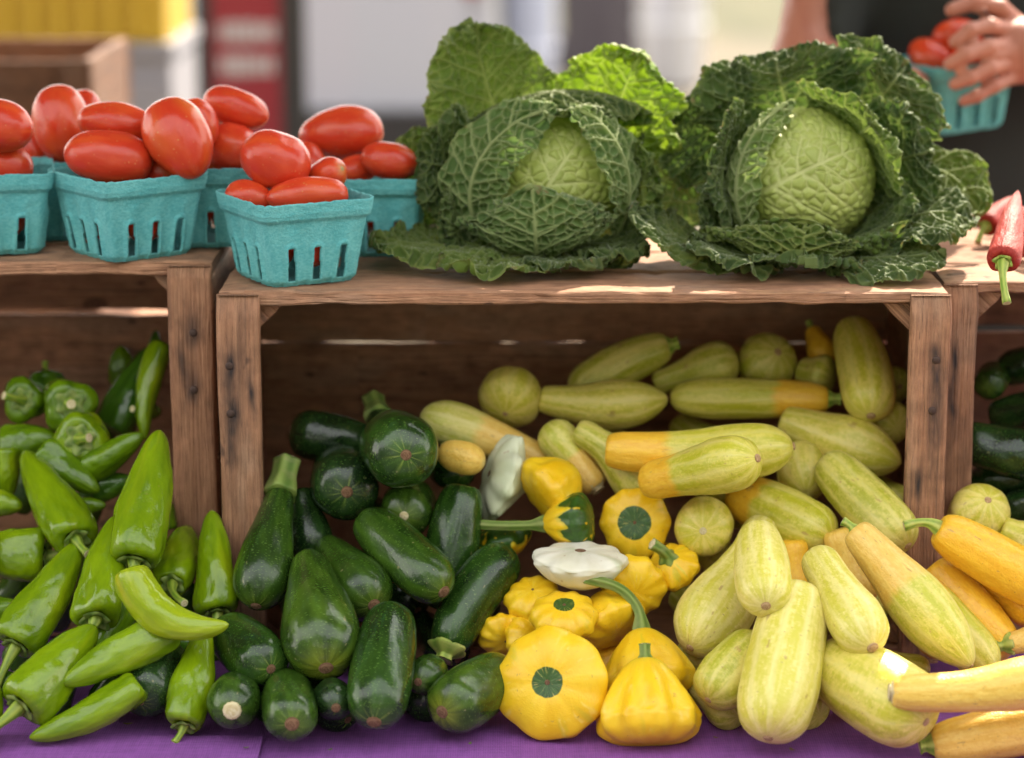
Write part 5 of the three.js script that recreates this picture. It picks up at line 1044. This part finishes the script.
// square market umbrellas: one keeps the sun off tomatoes, peppers and zucchini, an unseen one is added at the right to block overhead sky
function umbrella(label, x0, x1, z0, z1, y0, y1) {
  const cx = (x0 + x1) / 2, cz = (z0 + z1) / 2, hw = (x1 - x0) / 2, hz = (z1 - z0) / 2, t = thing('market_umbrella', label, 'umbrella', V(cx, GY, cz), 'market umbrellas over the stall');
  const cm = phys({ color: lin(0.17, 0.14, 0.10), roughness: 0.9, transmission: 0.06, thickness: 0, side: THREE.DoubleSide });
  part('canopy', gridGeo(24, 24, (i, j) => { const x = (i / 12 - 1), z = (j / 12 - 1), m = Math.max(Math.abs(x), Math.abs(z)); return [x * hw, mix(y1, y0, m) - 0.05 * Math.sin(m * Math.PI), z * hz]; }), cm, t);
  for (const [a, b] of [[[-1, 1], [1, 1]], [[1, 1], [1, -1]], [[1, -1], [-1, -1]], [[-1, -1], [-1, 1]]]) part('valance', gridGeo(40, 4, (i, j) => { const f = i / 40; return [mix(a[0], b[0], f) * (hw + 0.002 * j), y0 - j * 0.03 - (j === 4 ? 0.02 * Math.abs(Math.sin(f * 30)) : 0), mix(a[1], b[1], f) * (hz + 0.002 * j)]; }), cm, t);
  const pm = std({ color: lin(0.32, 0.22, 0.14), roughness: 0.6 });
  const g = new THREE.CylinderGeometry(0.024, 0.024, y1 + 0.05, 16); g.translate(0, (y1 + 0.05) / 2, 0); part('pole', g, pm, t);
  for (const [sx, sz] of [[-1, -1], [1, -1], [-1, 1], [1, 1]]) part('rib', tubeGeo([V(0, y1 - 0.03, 0), V(sx * hw * 0.5, (y0 + y1) / 2 - 0.08, sz * hz * 0.5), V(sx * hw * 0.97, y0 - 0.005, sz * hz * 0.97)], () => 0.009, 8, 8), pm, t);
  const bg = new THREE.CylinderGeometry(0.26, 0.28, 0.09, 32); bg.translate(0, 0.051, 0); part('base', bg, std({ color: lin(0.3, 0.3, 0.3), roughness: 0.9 }), t);
}
umbrella('large brown umbrella shading the tomatoes and peppers, left half of the stall', -2.75, 0.35, -2.4, 0.42, 2.40, 3.0);
umbrella('smaller unseen umbrella added at the right to block overhead sky light', 0.40, 2.6, -0.30, 0.50, 2.5, 2.85);
const xAt = (u, d) => (u - W / 2) / FPX * d;
const yAt = (v, d) => at(512, v, d).y;
const zAt = (v, d) => at(512, v, d).z;
// grass beyond the gravel
{
  const gt = colorTex(256, 256, (u, v) => mixc([0.045, 0.045, 0.018], [0.085, 0.075, 0.032], clamp(0.5 + fbm(u * 14, v * 14, 3, 4) + 0.2 * noise(u * 90, v * 90, 2))));
  const g = new THREE.PlaneGeometry(300, 120, 1, 1); g.rotateX(-Math.PI / 2); const uv = g.attributes.uv; for (let i = 0; i < uv.count; i++) uv.setXY(i, uv.getX(i) * 75, uv.getY(i) * 30);
  const m = structure('grass_field', g, std({ map: gt, roughness: 1 })); m.position.set(0, GY + 0.006, -75.5);
}
// unseen dark asphalt, added in front of the stall to cut ground bounce
{
  const at2 = colorTex(256, 256, (u, v) => mixc([0.045, 0.043, 0.042], [0.085, 0.080, 0.075], clamp(0.5 + fbm(u * 10, v * 10, 6, 4) + 0.4 * noise(u * 120, v * 120, 2))));
  const g = new THREE.PlaneGeometry(120, 8.4); g.rotateX(-Math.PI / 2); const uv = g.attributes.uv; for (let i = 0; i < uv.count; i++) uv.setXY(i, uv.getX(i) * 60, uv.getY(i) * 4);
  const m = structure('added_asphalt_lane', g, std({ map: at2, roughness: 0.9 })); m.position.set(0, GY + 0.005, 4.4);
}
// back table with a big wooden box
{
  const z = -1.62, d = 4.0;
  const t = thing('work_table', 'plain low work table behind the stall under the wooden box', 'table', V(-1.0, GY, z - 0.1));
  const top = new THREE.BoxGeometry(1.3, 0.03, 0.55); top.translate(0, 0.72, 0); part('table_top', top, WOOD[1], t);
  for (const sx of [-0.6, 0.6]) for (const sz of [-0.22, 0.22]) { const g = new THREE.BoxGeometry(0.04, 0.704, 0.04); g.translate(sx, 0.352, sz); part('leg', g, WOOD[1], t); }
  const x1 = xAt(104, d), h = yAt(27, d) - (GY + 0.736) - 0.045, c = thing('wooden_box', 'large brown wooden box blurred behind the left tomatoes', 'crate', V(x1 - 0.36, GY + 0.7365, z - 0.1));
  const dark = woodMat(12, [0.5, 0.42, 0.38]);
  for (let k = 0; k < 4; k++) { const b = h / 4; const m = part('slat', boardGeo(0.70, b - 0.006, 0.014, 60 + k), k === 3 ? dark : WOOD[1], c); m.position.set(0, b * (k + 0.5), 0.19); const n = part('slat', boardGeo(0.70, b - 0.006, 0.014, 70 + k), WOOD[1], c); n.position.set(0, b * (k + 0.5), -0.19); }
  for (const s of [-1, 1]) { const m = part('end_board', boardGeo(0.362, h - 0.004, 0.016, 80 + s), dark, c); m.position.set(s * 0.34, h / 2, 0); m.rotation.y = Math.PI / 2; }
  const fl = part('bottom_board', boardGeo(0.66, 0.36, 0.012, 90), WOOD[1], c); fl.position.set(0, 0.008, 0); fl.rotation.x = Math.PI / 2;
  for (const sx of [-0.325, 0.328]) { const m = part('corner_post', boardGeo(h - 0.002, 0.045, 0.016, 95 + sx), dark, c); m.position.set(sx, h / 2, 0.206); m.rotation.z = Math.PI / 2; }
}
// cooler with a yellow tote on it
{
  const d = 6.2, z = zAt(60, d), x0 = xAt(20, d), x1 = xAt(184, d), yt = yAt(33, d);
  const cw = x1 - x0, ch = yt - GY;
  const c = thing('storage_cabinet', 'pale grey plastic cabinet blurred behind the tomatoes', 'cabinet', V((x0 + x1) / 2, GY, z));
  const gm = std({ color: lin(0.26, 0.25, 0.28), roughness: 0.6 });
  const b = new THREE.BoxGeometry(cw, ch - 0.03, 0.5); b.translate(0, (ch - 0.03) / 2, 0); part('body', b, gm, c);
  const l = new THREE.BoxGeometry(cw + 0.02, 0.028, 0.52); l.translate(0, ch - 0.0155, 0); part('lid', l, gm, c);
  for (const s of [-1, 1]) { const g = new THREE.BoxGeometry(cw / 2 - 0.02, ch - 0.12, 0.012); g.translate(s * cw / 4, (ch - 0.06) / 2, 0.257); const dd = part('door', g, gm, c); const hh = new THREE.BoxGeometry(0.015, 0.12, 0.02); hh.translate(s * 0.03, ch * 0.6, 0.274); part('handle', hh, std({ color: lin(0.2, 0.2, 0.2) }), dd); }
  const t = thing('plastic_tote', 'bright yellow plastic tote on the grey cabinet', 'tote', V((x0 + x1) / 2 - 0.06, GY + ch + 0.001, z));
  const ym = std({ color: lin(0.50, 0.32, 0.025), roughness: 0.45 }), tw = cw + 0.1;
  const prof = (w, h0, h1, dd) => { const g = new THREE.BoxGeometry(w, h1 - h0, dd); g.translate(0, (h0 + h1) / 2, 0); return g; };
  part('body', prof(tw, 0, 0.34, 0.46), ym, t); part('rim', prof(tw + 0.04, 0.342, 0.38, 0.5), ym, t);
  for (let k = -3; k <= 3; k++) { const g = new THREE.BoxGeometry(0.02, 0.30, 0.012); g.translate(k * tw / 8, 0.16, 0.238); part('rib', g, ym, t); }
}
// narrow red sign board in a black frame, two rows of white lettering too far out of focus to read
{
  const d = 7.4, z = zAt(60, d), x0 = xAt(197, d), x1 = xAt(306, d), w = x1 - x0;
  const s = thing('red_sign', 'narrow red sign board with two white lines in a black frame', 'sign', V((x0 + x1) / 2, GY, z));
  const black = std({ color: lin(0.012, 0.011, 0.012), roughness: 0.5 }), top = 1.75;
  const fr = (x, y, ww, hh) => { const g = new THREE.BoxGeometry(ww, hh, 0.03); g.translate(x, y, 0); part('frame', g, black, s); };
  fr(-w / 2 + 0.022, top / 2, 0.044, top); fr(w / 2 - 0.036, top / 2, 0.072, top); fr(-0.014, top - 0.015, w - 0.118, 0.03); fr(-0.014, 0.015, w - 0.118, 0.03);
  const p = new THREE.BoxGeometry(w - 0.118, top - 0.062, 0.014); p.translate(-0.014, top / 2, 0); part('panel', p, std({ color: lin(0.17, 0.004, 0.012), roughness: 0.5 }), s);
  const white = std({ color: lin(0.34, 0.30, 0.30), roughness: 0.6 });
  for (const v of [31, 65]) { const y = yAt(v, d) - GY; let x = -0.095; for (let k = 0; k < 6; k++) { const ww = 0.017 + 0.008 * hash3(k, v, 1); const g = new THREE.BoxGeometry(ww, 0.062 - 0.014 * hash3(k, v, 3), 0.004); g.translate(x + ww / 2 + 0.004, y, 0.0095); part('lettering', g, white, s); x += ww + 0.006; } }
}
// white cargo van seen from behind
{
  const d = 9.2, z = zAt(80, d), x0 = xAt(296, d), x1 = xAt(486, d) + 0.0;
  const w = 1.75, cx = x1 - w / 2;
  const v = thing('cargo_van', 'pale silver white cargo van parked behind the stall, seen from the rear', 'van', V(cx, GY, z));
  const wm = phys({ color: lin(0.36, 0.36, 0.40), roughness: 0.4, clearcoat: 0.5 }), dk = std({ color: lin(0.02, 0.02, 0.022), roughness: 0.4 });
  const sh = new THREE.Shape(); const hw = w / 2; sh.moveTo(-hw, 0.32); sh.lineTo(-hw, 1.1); sh.quadraticCurveTo(-hw + 0.02, 1.9, -hw + 0.16, 2.02); sh.lineTo(hw - 0.16, 2.02); sh.quadraticCurveTo(hw - 0.02, 1.9, hw, 1.1); sh.lineTo(hw, 0.32); sh.closePath();
  const b = new THREE.ExtrudeGeometry(sh, { depth: 4.2, bevelEnabled: true, bevelSize: 0.03, bevelThickness: 0.03, bevelSegments: 3 }); b.translate(0, 0, -4.2); part('body', b, wm, v);
  for (const s of [-1, 1]) {
    const g = new THREE.BoxGeometry(hw - 0.10, 1.42, 0.02); g.translate(s * (hw / 2 - 0.02), 1.18, 0.045); const dr = part('rear_door', g, wm, v);
    const q = new THREE.BoxGeometry(hw - 0.32, 0.42, 0.012); q.translate(s * (hw / 2 - 0.02), 1.58, 0.060); part('window', q, dk, dr);
    const h = new THREE.BoxGeometry(0.03, 0.14, 0.02); h.translate(s * 0.06, 1.02, 0.066); part('handle', h, dk, dr);
    const tl = new THREE.BoxGeometry(0.07, 0.36, 0.03); tl.translate(s * (hw - 0.05), 1.12, 0.048); part('tail_light', tl, std({ color: lin(0.35, 0.02, 0.02), roughness: 0.3 }), v);
    for (const zz of [-0.75, -3.4]) { const wg = new THREE.CylinderGeometry(0.33, 0.33, 0.2, 24); wg.rotateZ(Math.PI / 2); wg.translate(s * (hw - 0.13), 0.33, zz); const wh = part('wheel', wg, dk, v); const rg = new THREE.CylinderGeometry(0.2, 0.2, 0.02, 20); rg.rotateZ(Math.PI / 2); rg.translate(s * (hw - 0.02), 0.33, zz); part('rim', rg, std({ color: lin(0.4, 0.4, 0.4), metalness: 0.5, roughness: 0.4 }), wh); }
  }
  const bp = new THREE.BoxGeometry(w - 0.02, 0.2, 0.16); bp.translate(0, 0.42, 0.10); part('bumper', bp, dk, v);
}
function drum(name, label, cat, u0, u1, vb, h, mat, rimMat, squareness) {
  const p = onLevel((u0 + u1) / 2, vb, GY), d = depthOf(p), r = (u1 - u0) / 2 / FPX * d;
  const g = thing(name, label, cat, V(p.x, GY + 0.007, p.z - r));
  part('body', new THREE.LatheGeometry([[0, 0], [r * 0.86, 0], [r * 0.92, 0.02], [r, h * 0.5], [r * 0.98, h * 0.96], [r * 0.9, h], [0, h]].map(q => new THREE.Vector2(...q)), 40), mat, g);
  for (const y of [0.33, 0.66]) { const t = new THREE.TorusGeometry(r * 0.99, 0.012, 8, 40); t.rotateX(Math.PI / 2); t.translate(0, h * y, 0); part('hoop', t, rimMat, g); }
  const l = new THREE.CylinderGeometry(r * 1.03, r * 1.03, 0.04, 40); l.translate(0, h + 0.021, 0); part('lid', l, rimMat, g);
}
drum('steel_drum', 'white and silver drum blurred between the two cabbages', 'drum', 638, 708, 92, 1.1, phys({ color: lin(0.55, 0.55, 0.60), roughness: 0.28, metalness: 0.55 }), std({ color: lin(0.7, 0.7, 0.72), metalness: 0.5, roughness: 0.3 }));
drum('plastic_drum', 'pale blue white drum blurred right of the van', 'drum', 500, 556, 120, 1.1, std({ color: lin(0.36, 0.38, 0.48), roughness: 0.6 }), std({ color: lin(0.6, 0.62, 0.72) }));
{ // dark wheeled bin
  const p = onLevel(600, 74, GY), d = depthOf(p), w = 88 / FPX * d, b = thing('waste_bin', 'charcoal waste bin blurred behind the left cabbage', 'bin', V(p.x, GY + 0.007, p.z - w / 2));
  const m = std({ color: lin(0.055, 0.045, 0.055), roughness: 0.55 });
  const g = new THREE.CylinderGeometry(w * 0.7, w * 0.6, 1.05, 4, 1); g.rotateY(Math.PI / 4); g.translate(0, 0.525, 0); part('body', g, m, b);
  const l = new THREE.BoxGeometry(w * 1.04, 0.06, w * 1.04); l.translate(0, 1.082, 0); part('lid', l, m, b);
  for (const s of [-1, 1]) { const q = new THREE.CylinderGeometry(0.1, 0.1, 0.05, 20); q.rotateZ(Math.PI / 2); q.translate(s * w * 0.47, 0.1, -w * 0.48); part('wheel', q, m, b); }
}
// dark hedges: along the far side of the field, and an unseen one added behind the viewer to block low sky
for (const [hlabel, hz, hs] of [['dark green hedge along the far side of the field', -34, 1], ['tall unseen hedge added behind the viewer to block low sky light', 6.8, 2]]) {
  const hg = thing('hedge', hlabel, 'hedge', V(0, GY, hz)); hg.scale.set(1, hs, 1);
  const pos = [], col = [], idx = [];
  for (let k = 0; k < 26000; k++) {
    const x = rr(-16, 16), yy = Math.pow(rnd(), 0.8) * 3.2 * (0.8 + 0.25 * noise(x * 0.8, 3)), z = rr(-1.2, 1.2) * (1 - 0.2 * yy / 3), s = rr(0.05, 0.12), a = rr(0, 6.28), e = rr(-1, 1), f = rnd();
    const ux = Math.cos(a) * s, uz = Math.sin(a) * s, vy = Math.cos(e) * s, vx = Math.sin(e) * s; const b = pos.length / 3;
    pos.push(x - ux, yy, z - uz, x + vx * 0.5, yy - vy * 0.6, z, x + ux, yy + 0.3 * s, z + uz, x - vx * 0.5, yy + vy * 0.6, z);
    for (let q = 0; q < 4; q++) col.push(0.03 + 0.03 * f, 0.06 + 0.045 * f, 0.018 + 0.015 * f); idx.push(b, b + 1, b + 2, b, b + 2, b + 3);
  }
  const g = new THREE.BufferGeometry(); g.setAttribute('position', new THREE.Float32BufferAttribute(pos, 3)); g.setAttribute('color', new THREE.Float32BufferAttribute(col, 3)); g.setIndex(idx); g.computeVertexNormals();
  part('foliage', g, std({ vertexColors: true, side: THREE.DoubleSide, roughness: 0.9 }), hg);
  for (let k = 0; k < 9; k++) { const q = new THREE.CylinderGeometry(0.05, 0.08, 1.8, 8); q.translate(-14 + k * 3.5, 0.9, 0); part('trunk', q, std({ color: lin(0.08, 0.06, 0.04) }), hg); }
}

// ---------------------------------------------------------------- the seller
// surface of a signed distance field, by naive surface nets
function netMesh(f, lo, hi, c) {
  const n = [0, 1, 2].map(k => Math.ceil((hi[k] - lo[k]) / c) + 1), [nx, ny, nz] = n, val = new Float32Array(nx * ny * nz);
  for (let z = 0; z < nz; z++) for (let y = 0; y < ny; y++) for (let x = 0; x < nx; x++) val[(z * ny + y) * nx + x] = f(lo[0] + x * c, lo[1] + y * c, lo[2] + z * c);
  const id = new Int32Array(nx * ny * nz).fill(-1), pos = [], idx = [], at3 = (x, y, z) => (z * ny + y) * nx + x;
  for (let z = 0; z < nz - 1; z++) for (let y = 0; y < ny - 1; y++) for (let x = 0; x < nx - 1; x++) {
    let m = 0, sx = 0, sy = 0, sz = 0; const v = []; for (let k = 0; k < 8; k++) v.push(val[at3(x + (k & 1), y + ((k >> 1) & 1), z + (k >> 2))]);
    for (let a = 0; a < 8; a++) for (const b of [a ^ 1, a ^ 2, a ^ 4]) if (b > a && (v[a] < 0) !== (v[b] < 0)) { const t = v[a] / (v[a] - v[b]); sx += mix(a & 1, b & 1, t); sy += mix((a >> 1) & 1, (b >> 1) & 1, t); sz += mix(a >> 2, b >> 2, t); m++; }
    if (m) { id[at3(x, y, z)] = pos.length / 3; pos.push(lo[0] + (x + sx / m) * c, lo[1] + (y + sy / m) * c, lo[2] + (z + sz / m) * c); }
  }
  const quad = (a, b, d, e, flip) => { if (a < 0 || b < 0 || d < 0 || e < 0) return; flip ? idx.push(a, b, d, a, d, e) : idx.push(a, d, b, a, e, d); };
  for (let z = 1; z < nz - 1; z++) for (let y = 1; y < ny - 1; y++) for (let x = 1; x < nx - 1; x++) {
    const s = val[at3(x, y, z)] < 0;
    if (s !== val[at3(x + 1, y, z)] < 0) quad(id[at3(x, y - 1, z - 1)], id[at3(x, y, z - 1)], id[at3(x, y, z)], id[at3(x, y - 1, z)], s);
    if (s !== val[at3(x, y + 1, z)] < 0) quad(id[at3(x - 1, y, z - 1)], id[at3(x - 1, y, z)], id[at3(x, y, z)], id[at3(x, y, z - 1)], s);
    if (s !== val[at3(x, y, z + 1)] < 0) quad(id[at3(x - 1, y - 1, z)], id[at3(x, y - 1, z)], id[at3(x, y, z)], id[at3(x - 1, y, z)], s);
  }
  const g = new THREE.BufferGeometry(); g.setAttribute('position', new THREE.Float32BufferAttribute(pos, 3)); g.setAttribute('uv', new THREE.Float32BufferAttribute(new Float32Array(pos.length / 3 * 2).map((_, i) => pos[(i >> 1) * 3 + (i & 1)] * 4), 2)); g.setIndex(idx); g.computeVertexNormals(); return g;
}
const cone = (x, y, z, a, b, ra, rb) => { const dx = b.x - a.x, dy = b.y - a.y, dz = b.z - a.z, t = clamp(((x - a.x) * dx + (y - a.y) * dy + (z - a.z) * dz) / (dx * dx + dy * dy + dz * dz)); return Math.hypot(x - a.x - dx * t, y - a.y - dy * t, z - a.z - dz * t) - mix(ra, rb, t); };
const smin = (a, b, k) => { const h = clamp(0.5 + 0.5 * (b - a) / k); return mix(b, a, h) - k * h * (1 - h); };
{
  const PX = 0.615, PZ = -0.86, o = V(PX, GY, PZ), P = (x, y, z) => V(x - PX, y - GY, z - PZ);
  const hL = (u, v, d) => at(u, v, d).sub(o);               // world pixel points in the figure's own frame
  const shR = P(PX - 0.185, 0.735, PZ - 0.01), shL = P(PX + 0.185, 0.735, PZ - 0.01);
  const elR = hL(806, 66, 3.17), wrR = hL(872, 84, 3.07), elL = P(PX + 0.34, 0.50, PZ + 0.06), wrL = hL(1046, 50, 3.05);
  const bk = at(950, 130, 3.06); bk.y -= 0.0;
  const pelvis = P(PX, 0.20, PZ), chest = P(PX, 0.60, PZ - 0.01), neck = P(PX, 0.82, PZ), head = P(PX, 0.98, PZ + 0.05);
  const torso = (x, y, z, g = 0) => { // flattened trunk
    const f = (a, b, ra, rb, fl) => { const q = cone(x, y, a.z + (z - a.z) / fl, a, b, ra, rb); return q * 0.8; };
    let d = f(pelvis, P(PX, 0.34, PZ), 0.165 + g, 0.150 + g, 0.72); d = smin(d, f(P(PX, 0.34, PZ), chest, 0.150 + g, 0.172 + g, 0.72), 0.06);
    d = smin(d, cone(x, y, z, shR, shL, 0.070 + g, 0.070 + g), 0.07); return d; };
  const armsUp = (x, y, z, g = 0) => Math.min(cone(x, y, z, shR, elR, 0.056 + g, 0.042 + g), cone(x, y, z, shL, elL, 0.056 + g, 0.042 + g));
  const legs = (x, y, z, g = 0) => { let d = 9; for (const s of [-1, 1]) { const hip = P(PX + s * 0.09, 0.17, PZ), kn = P(PX + s * 0.10, -0.25, PZ + 0.02), an = P(PX + s * 0.11, -0.66, PZ - 0.01); d = Math.min(d, smin(cone(x, y, z, hip, kn, 0.092 + g, 0.060 + g), cone(x, y, z, kn, an, 0.058 + g, 0.040 + g), 0.03)); d = smin(d, cone(x, y, z, P(PX + s * 0.11, -0.71, PZ - 0.02), P(PX + s * 0.13, -0.72, PZ + 0.17), 0.040 + g, 0.032 + g), 0.03); } return d; };
  const headD = (x, y, z) => { const c = head; let d = cone(x, y, z, c.clone().add(V(0, 0.03, -0.02)), c.clone().add(V(0, -0.055, 0.025)), 0.088, 0.058); d = smin(d, cone(x, y, z, c.clone().add(V(0, 0.005, 0.085)), c.clone().add(V(0, -0.025, 0.105)), 0.010, 0.015), 0.012); for (const s of [-1, 1]) { d = smin(d, cone(x, y, z, c.clone().add(V(s * 0.088, 0.015, -0.01)), c.clone().add(V(s * 0.090, -0.02, -0.005)), 0.012, 0.009), 0.008); d = Math.max(d, -(Math.hypot(x - c.x - s * 0.032, y - c.y - 0.012, z - c.z - 0.100) - 0.016)); } d = smin(d, cone(x, y, z, c.clone().add(V(-0.02, -0.055, 0.078)), c.clone().add(V(0.02, -0.055, 0.078)), 0.007, 0.007), 0.006); return d; };
  // hand of the arm at the right: fingers pointing left across the basket's side, thumb over the top
  const fing = [
    [[1012, 30, 3.035], [990, 26, 3.005], [970, 30, 2.992], [955, 42, 2.990]],
    [[1012, 46, 3.030], [988, 47, 2.996], [966, 55, 2.984], [950, 64, 2.986]],
    [[1012, 61, 3.030], [990, 68, 2.998], [970, 78, 2.988], [955, 84, 2.990]],
    [[1014, 76, 3.035], [994, 86, 3.006], [977, 96, 2.998], [964, 101, 3.000]],
    [[1022, 28, 3.05], [1000, 8, 3.03], [974, 2, 3.02], [952, 10, 3.015]]].map(c => c.map(q => hL(...q)));
  const fr = [0.0100, 0.0104, 0.0098, 0.0086, 0.0112];
  const handL = (x, y, z) => { let d = smin(cone(x, y, z, wrL, hL(1022, 48, 3.04), 0.026, 0.030), cone(x, y, z, hL(1020, 40, 3.04), hL(1020, 68, 3.04), 0.021, 0.019), 0.02); fing.forEach((c, i) => { let q = 9; for (let k = 0; k < 3; k++) q = smin(q, cone(x, y, z, c[k], c[k + 1], fr[i] * (1 - 0.08 * k), fr[i] * (0.92 - 0.08 * k)), 0.004); d = smin(d, q, 0.006); }); return d; };
  const fingR = [0, 1, 2, 3].map(k => [[888, 70 + k * 13, 3.05], [902, 72 + k * 13, 3.03], [914, 76 + k * 13, 3.03], [922, 80 + k * 13, 3.05]].map(q => hL(...q)));
  const handR = (x, y, z) => { let d = cone(x, y, z, wrR, hL(886, 88, 3.07), 0.028, 0.030); fingR.forEach(c => { let q = 9; for (let k = 0; k < 3; k++) q = smin(q, cone(x, y, z, c[k], c[k + 1], 0.0098 - 0.0006 * k, 0.0092 - 0.0006 * k), 0.004); d = smin(d, q, 0.006); }); return d; };
  const fore = (x, y, z) => Math.min(smin(cone(x, y, z, elR, wrR, 0.044, 0.029), 9, 0.01), cone(x, y, z, elL, wrL, 0.044, 0.028));
  const skin = (x, y, z) => { let d = torso(x, y, z); d = smin(d, legs(x, y, z), 0.05); d = smin(d, armsUp(x, y, z), 0.04); d = smin(d, fore(x, y, z), 0.02); d = smin(d, cone(x, y, z, P(PX, 0.74, PZ), neck, 0.058, 0.055), 0.03); d = smin(d, headD(x, y, z), 0.02); d = smin(d, handL(x, y, z), 0.008); d = smin(d, handR(x, y, z), 0.008); return d; };
  const skinTex = colorTex(128, 128, (u, v) => mixc([0.38, 0.13, 0.085], [0.47, 0.19, 0.125], clamp(0.5 + fbm(u * 8, v * 8, 3, 4))));
  const sm = std({ map: skinTex, roughness: 0.5 }), tee = std({ color: lin(0.022, 0.025, 0.023), roughness: 0.95 }), trs = std({ color: lin(0.035, 0.04, 0.05), roughness: 0.9 });
  const pr = thing('person', 'person in a black shirt holding a basket of tomatoes, behind the stall', 'person', o);
  const body = netMesh(skin, [-0.40, 0, -0.32], [0.46, 1.88, 0.34], 0.016);
  // finer meshes of both hands join the body at the wrist
  const cut = (f, w, dir) => (x, y, z) => Math.max(f(x, y, z), (x - w.x) * dir.x + (y - w.y) * dir.y + (z - w.z) * dir.z);
  const bb = (pts, m) => [[0, 1, 2].map(k => Math.min(...pts.map(p => p.getComponent(k))) - m), [0, 1, 2].map(k => Math.max(...pts.map(p => p.getComponent(k))) + m)];
  const [l0, l1] = bb([...fing.flat(), wrL], 0.035), [r0, r1] = bb([...fingR.flat(), wrR], 0.035);
  const gl = netMesh((x, y, z) => handL(x, y, z) - 0.0004, l0, l1, 0.0032), gr = netMesh((x, y, z) => handR(x, y, z) - 0.0004, r0, r1, 0.0032);
  part('body', mergeGeometries([body, gl, gr]), sm, pr);
  part('shirt', netMesh((x, y, z) => { let d = smin(torso(x, y, z, 0.014), armsUp(x, y, z, 0.016), 0.04); const sl = Math.max((x - mix(shL.x, elL.x, 0.62)) , (mix(shR.x, elR.x, 0.62) - x)); d = Math.max(d, sl, y - 1.53 - 0.1 * Math.abs(x), -(y - 0.86)); return d + 0.003 * noise(x * 16, y * 10, z * 16); }, [-0.38, 0.8, -0.32], [0.42, 1.62, 0.32], 0.014), tee, pr);
  part('trousers', netMesh((x, y, z) => Math.max(smin(legs(x, y, z, 0.016), torso(x, y, z, 0.012), 0.04), y - 0.90, 0.10 - y) + 0.004 * noise(x * 14, y * 8, z * 14), [-0.32, 0.05, -0.32], [0.34, 0.96, 0.32], 0.016), trs, pr);
  part('hair', netMesh((x, y, z) => Math.max(cone(x, y, z, head.clone().add(V(0, 0.035, -0.025)), head.clone().add(V(0, -0.01, -0.035)), 0.099, 0.088), (z - head.z) * 0.7 - (y - head.y) * 0.7 + 0.0) , [head.x - 0.13, head.y - 0.12, head.z - 0.15], [head.x + 0.13, head.y + 0.16, head.z + 0.14], 0.008), std({ color: lin(0.05, 0.032, 0.02), roughness: 0.8 }), pr);
  // the basket in the hands and its tomatoes
  const g = basket('hand', 'blue green basket of tomatoes held in the hands of the seller', at(950, 127, 3.13), 0.5); g.rotation.z = 0.06;
  const ctr = at(950, 127, 3.13);
  for (const [x, y, z, l] of [[-0.030, 0.088, 0.010, 'tomato at the left in the basket held by the seller'], [0.004, 0.112, 0.004, 'topmost tomato in the basket held by the seller'], [0.012, 0.082, 0.030, 'front tomato in the basket held by the seller'], [-0.012, 0.080, -0.028, 'back tomato in the basket held by the seller']]) {
    const t = thing('plum_tomato', l, 'tomato', ctr.clone().add(V(x, y, z)), 'tomatoes in the held basket'); t.rotation.set(0.4, x * 30, 1.3 + z * 10); part('body', tomatoGeos[2], mT[1], t).scale.set(0.024, 0.031, 0.024);
  }
}

renderer.render(scene, camera);
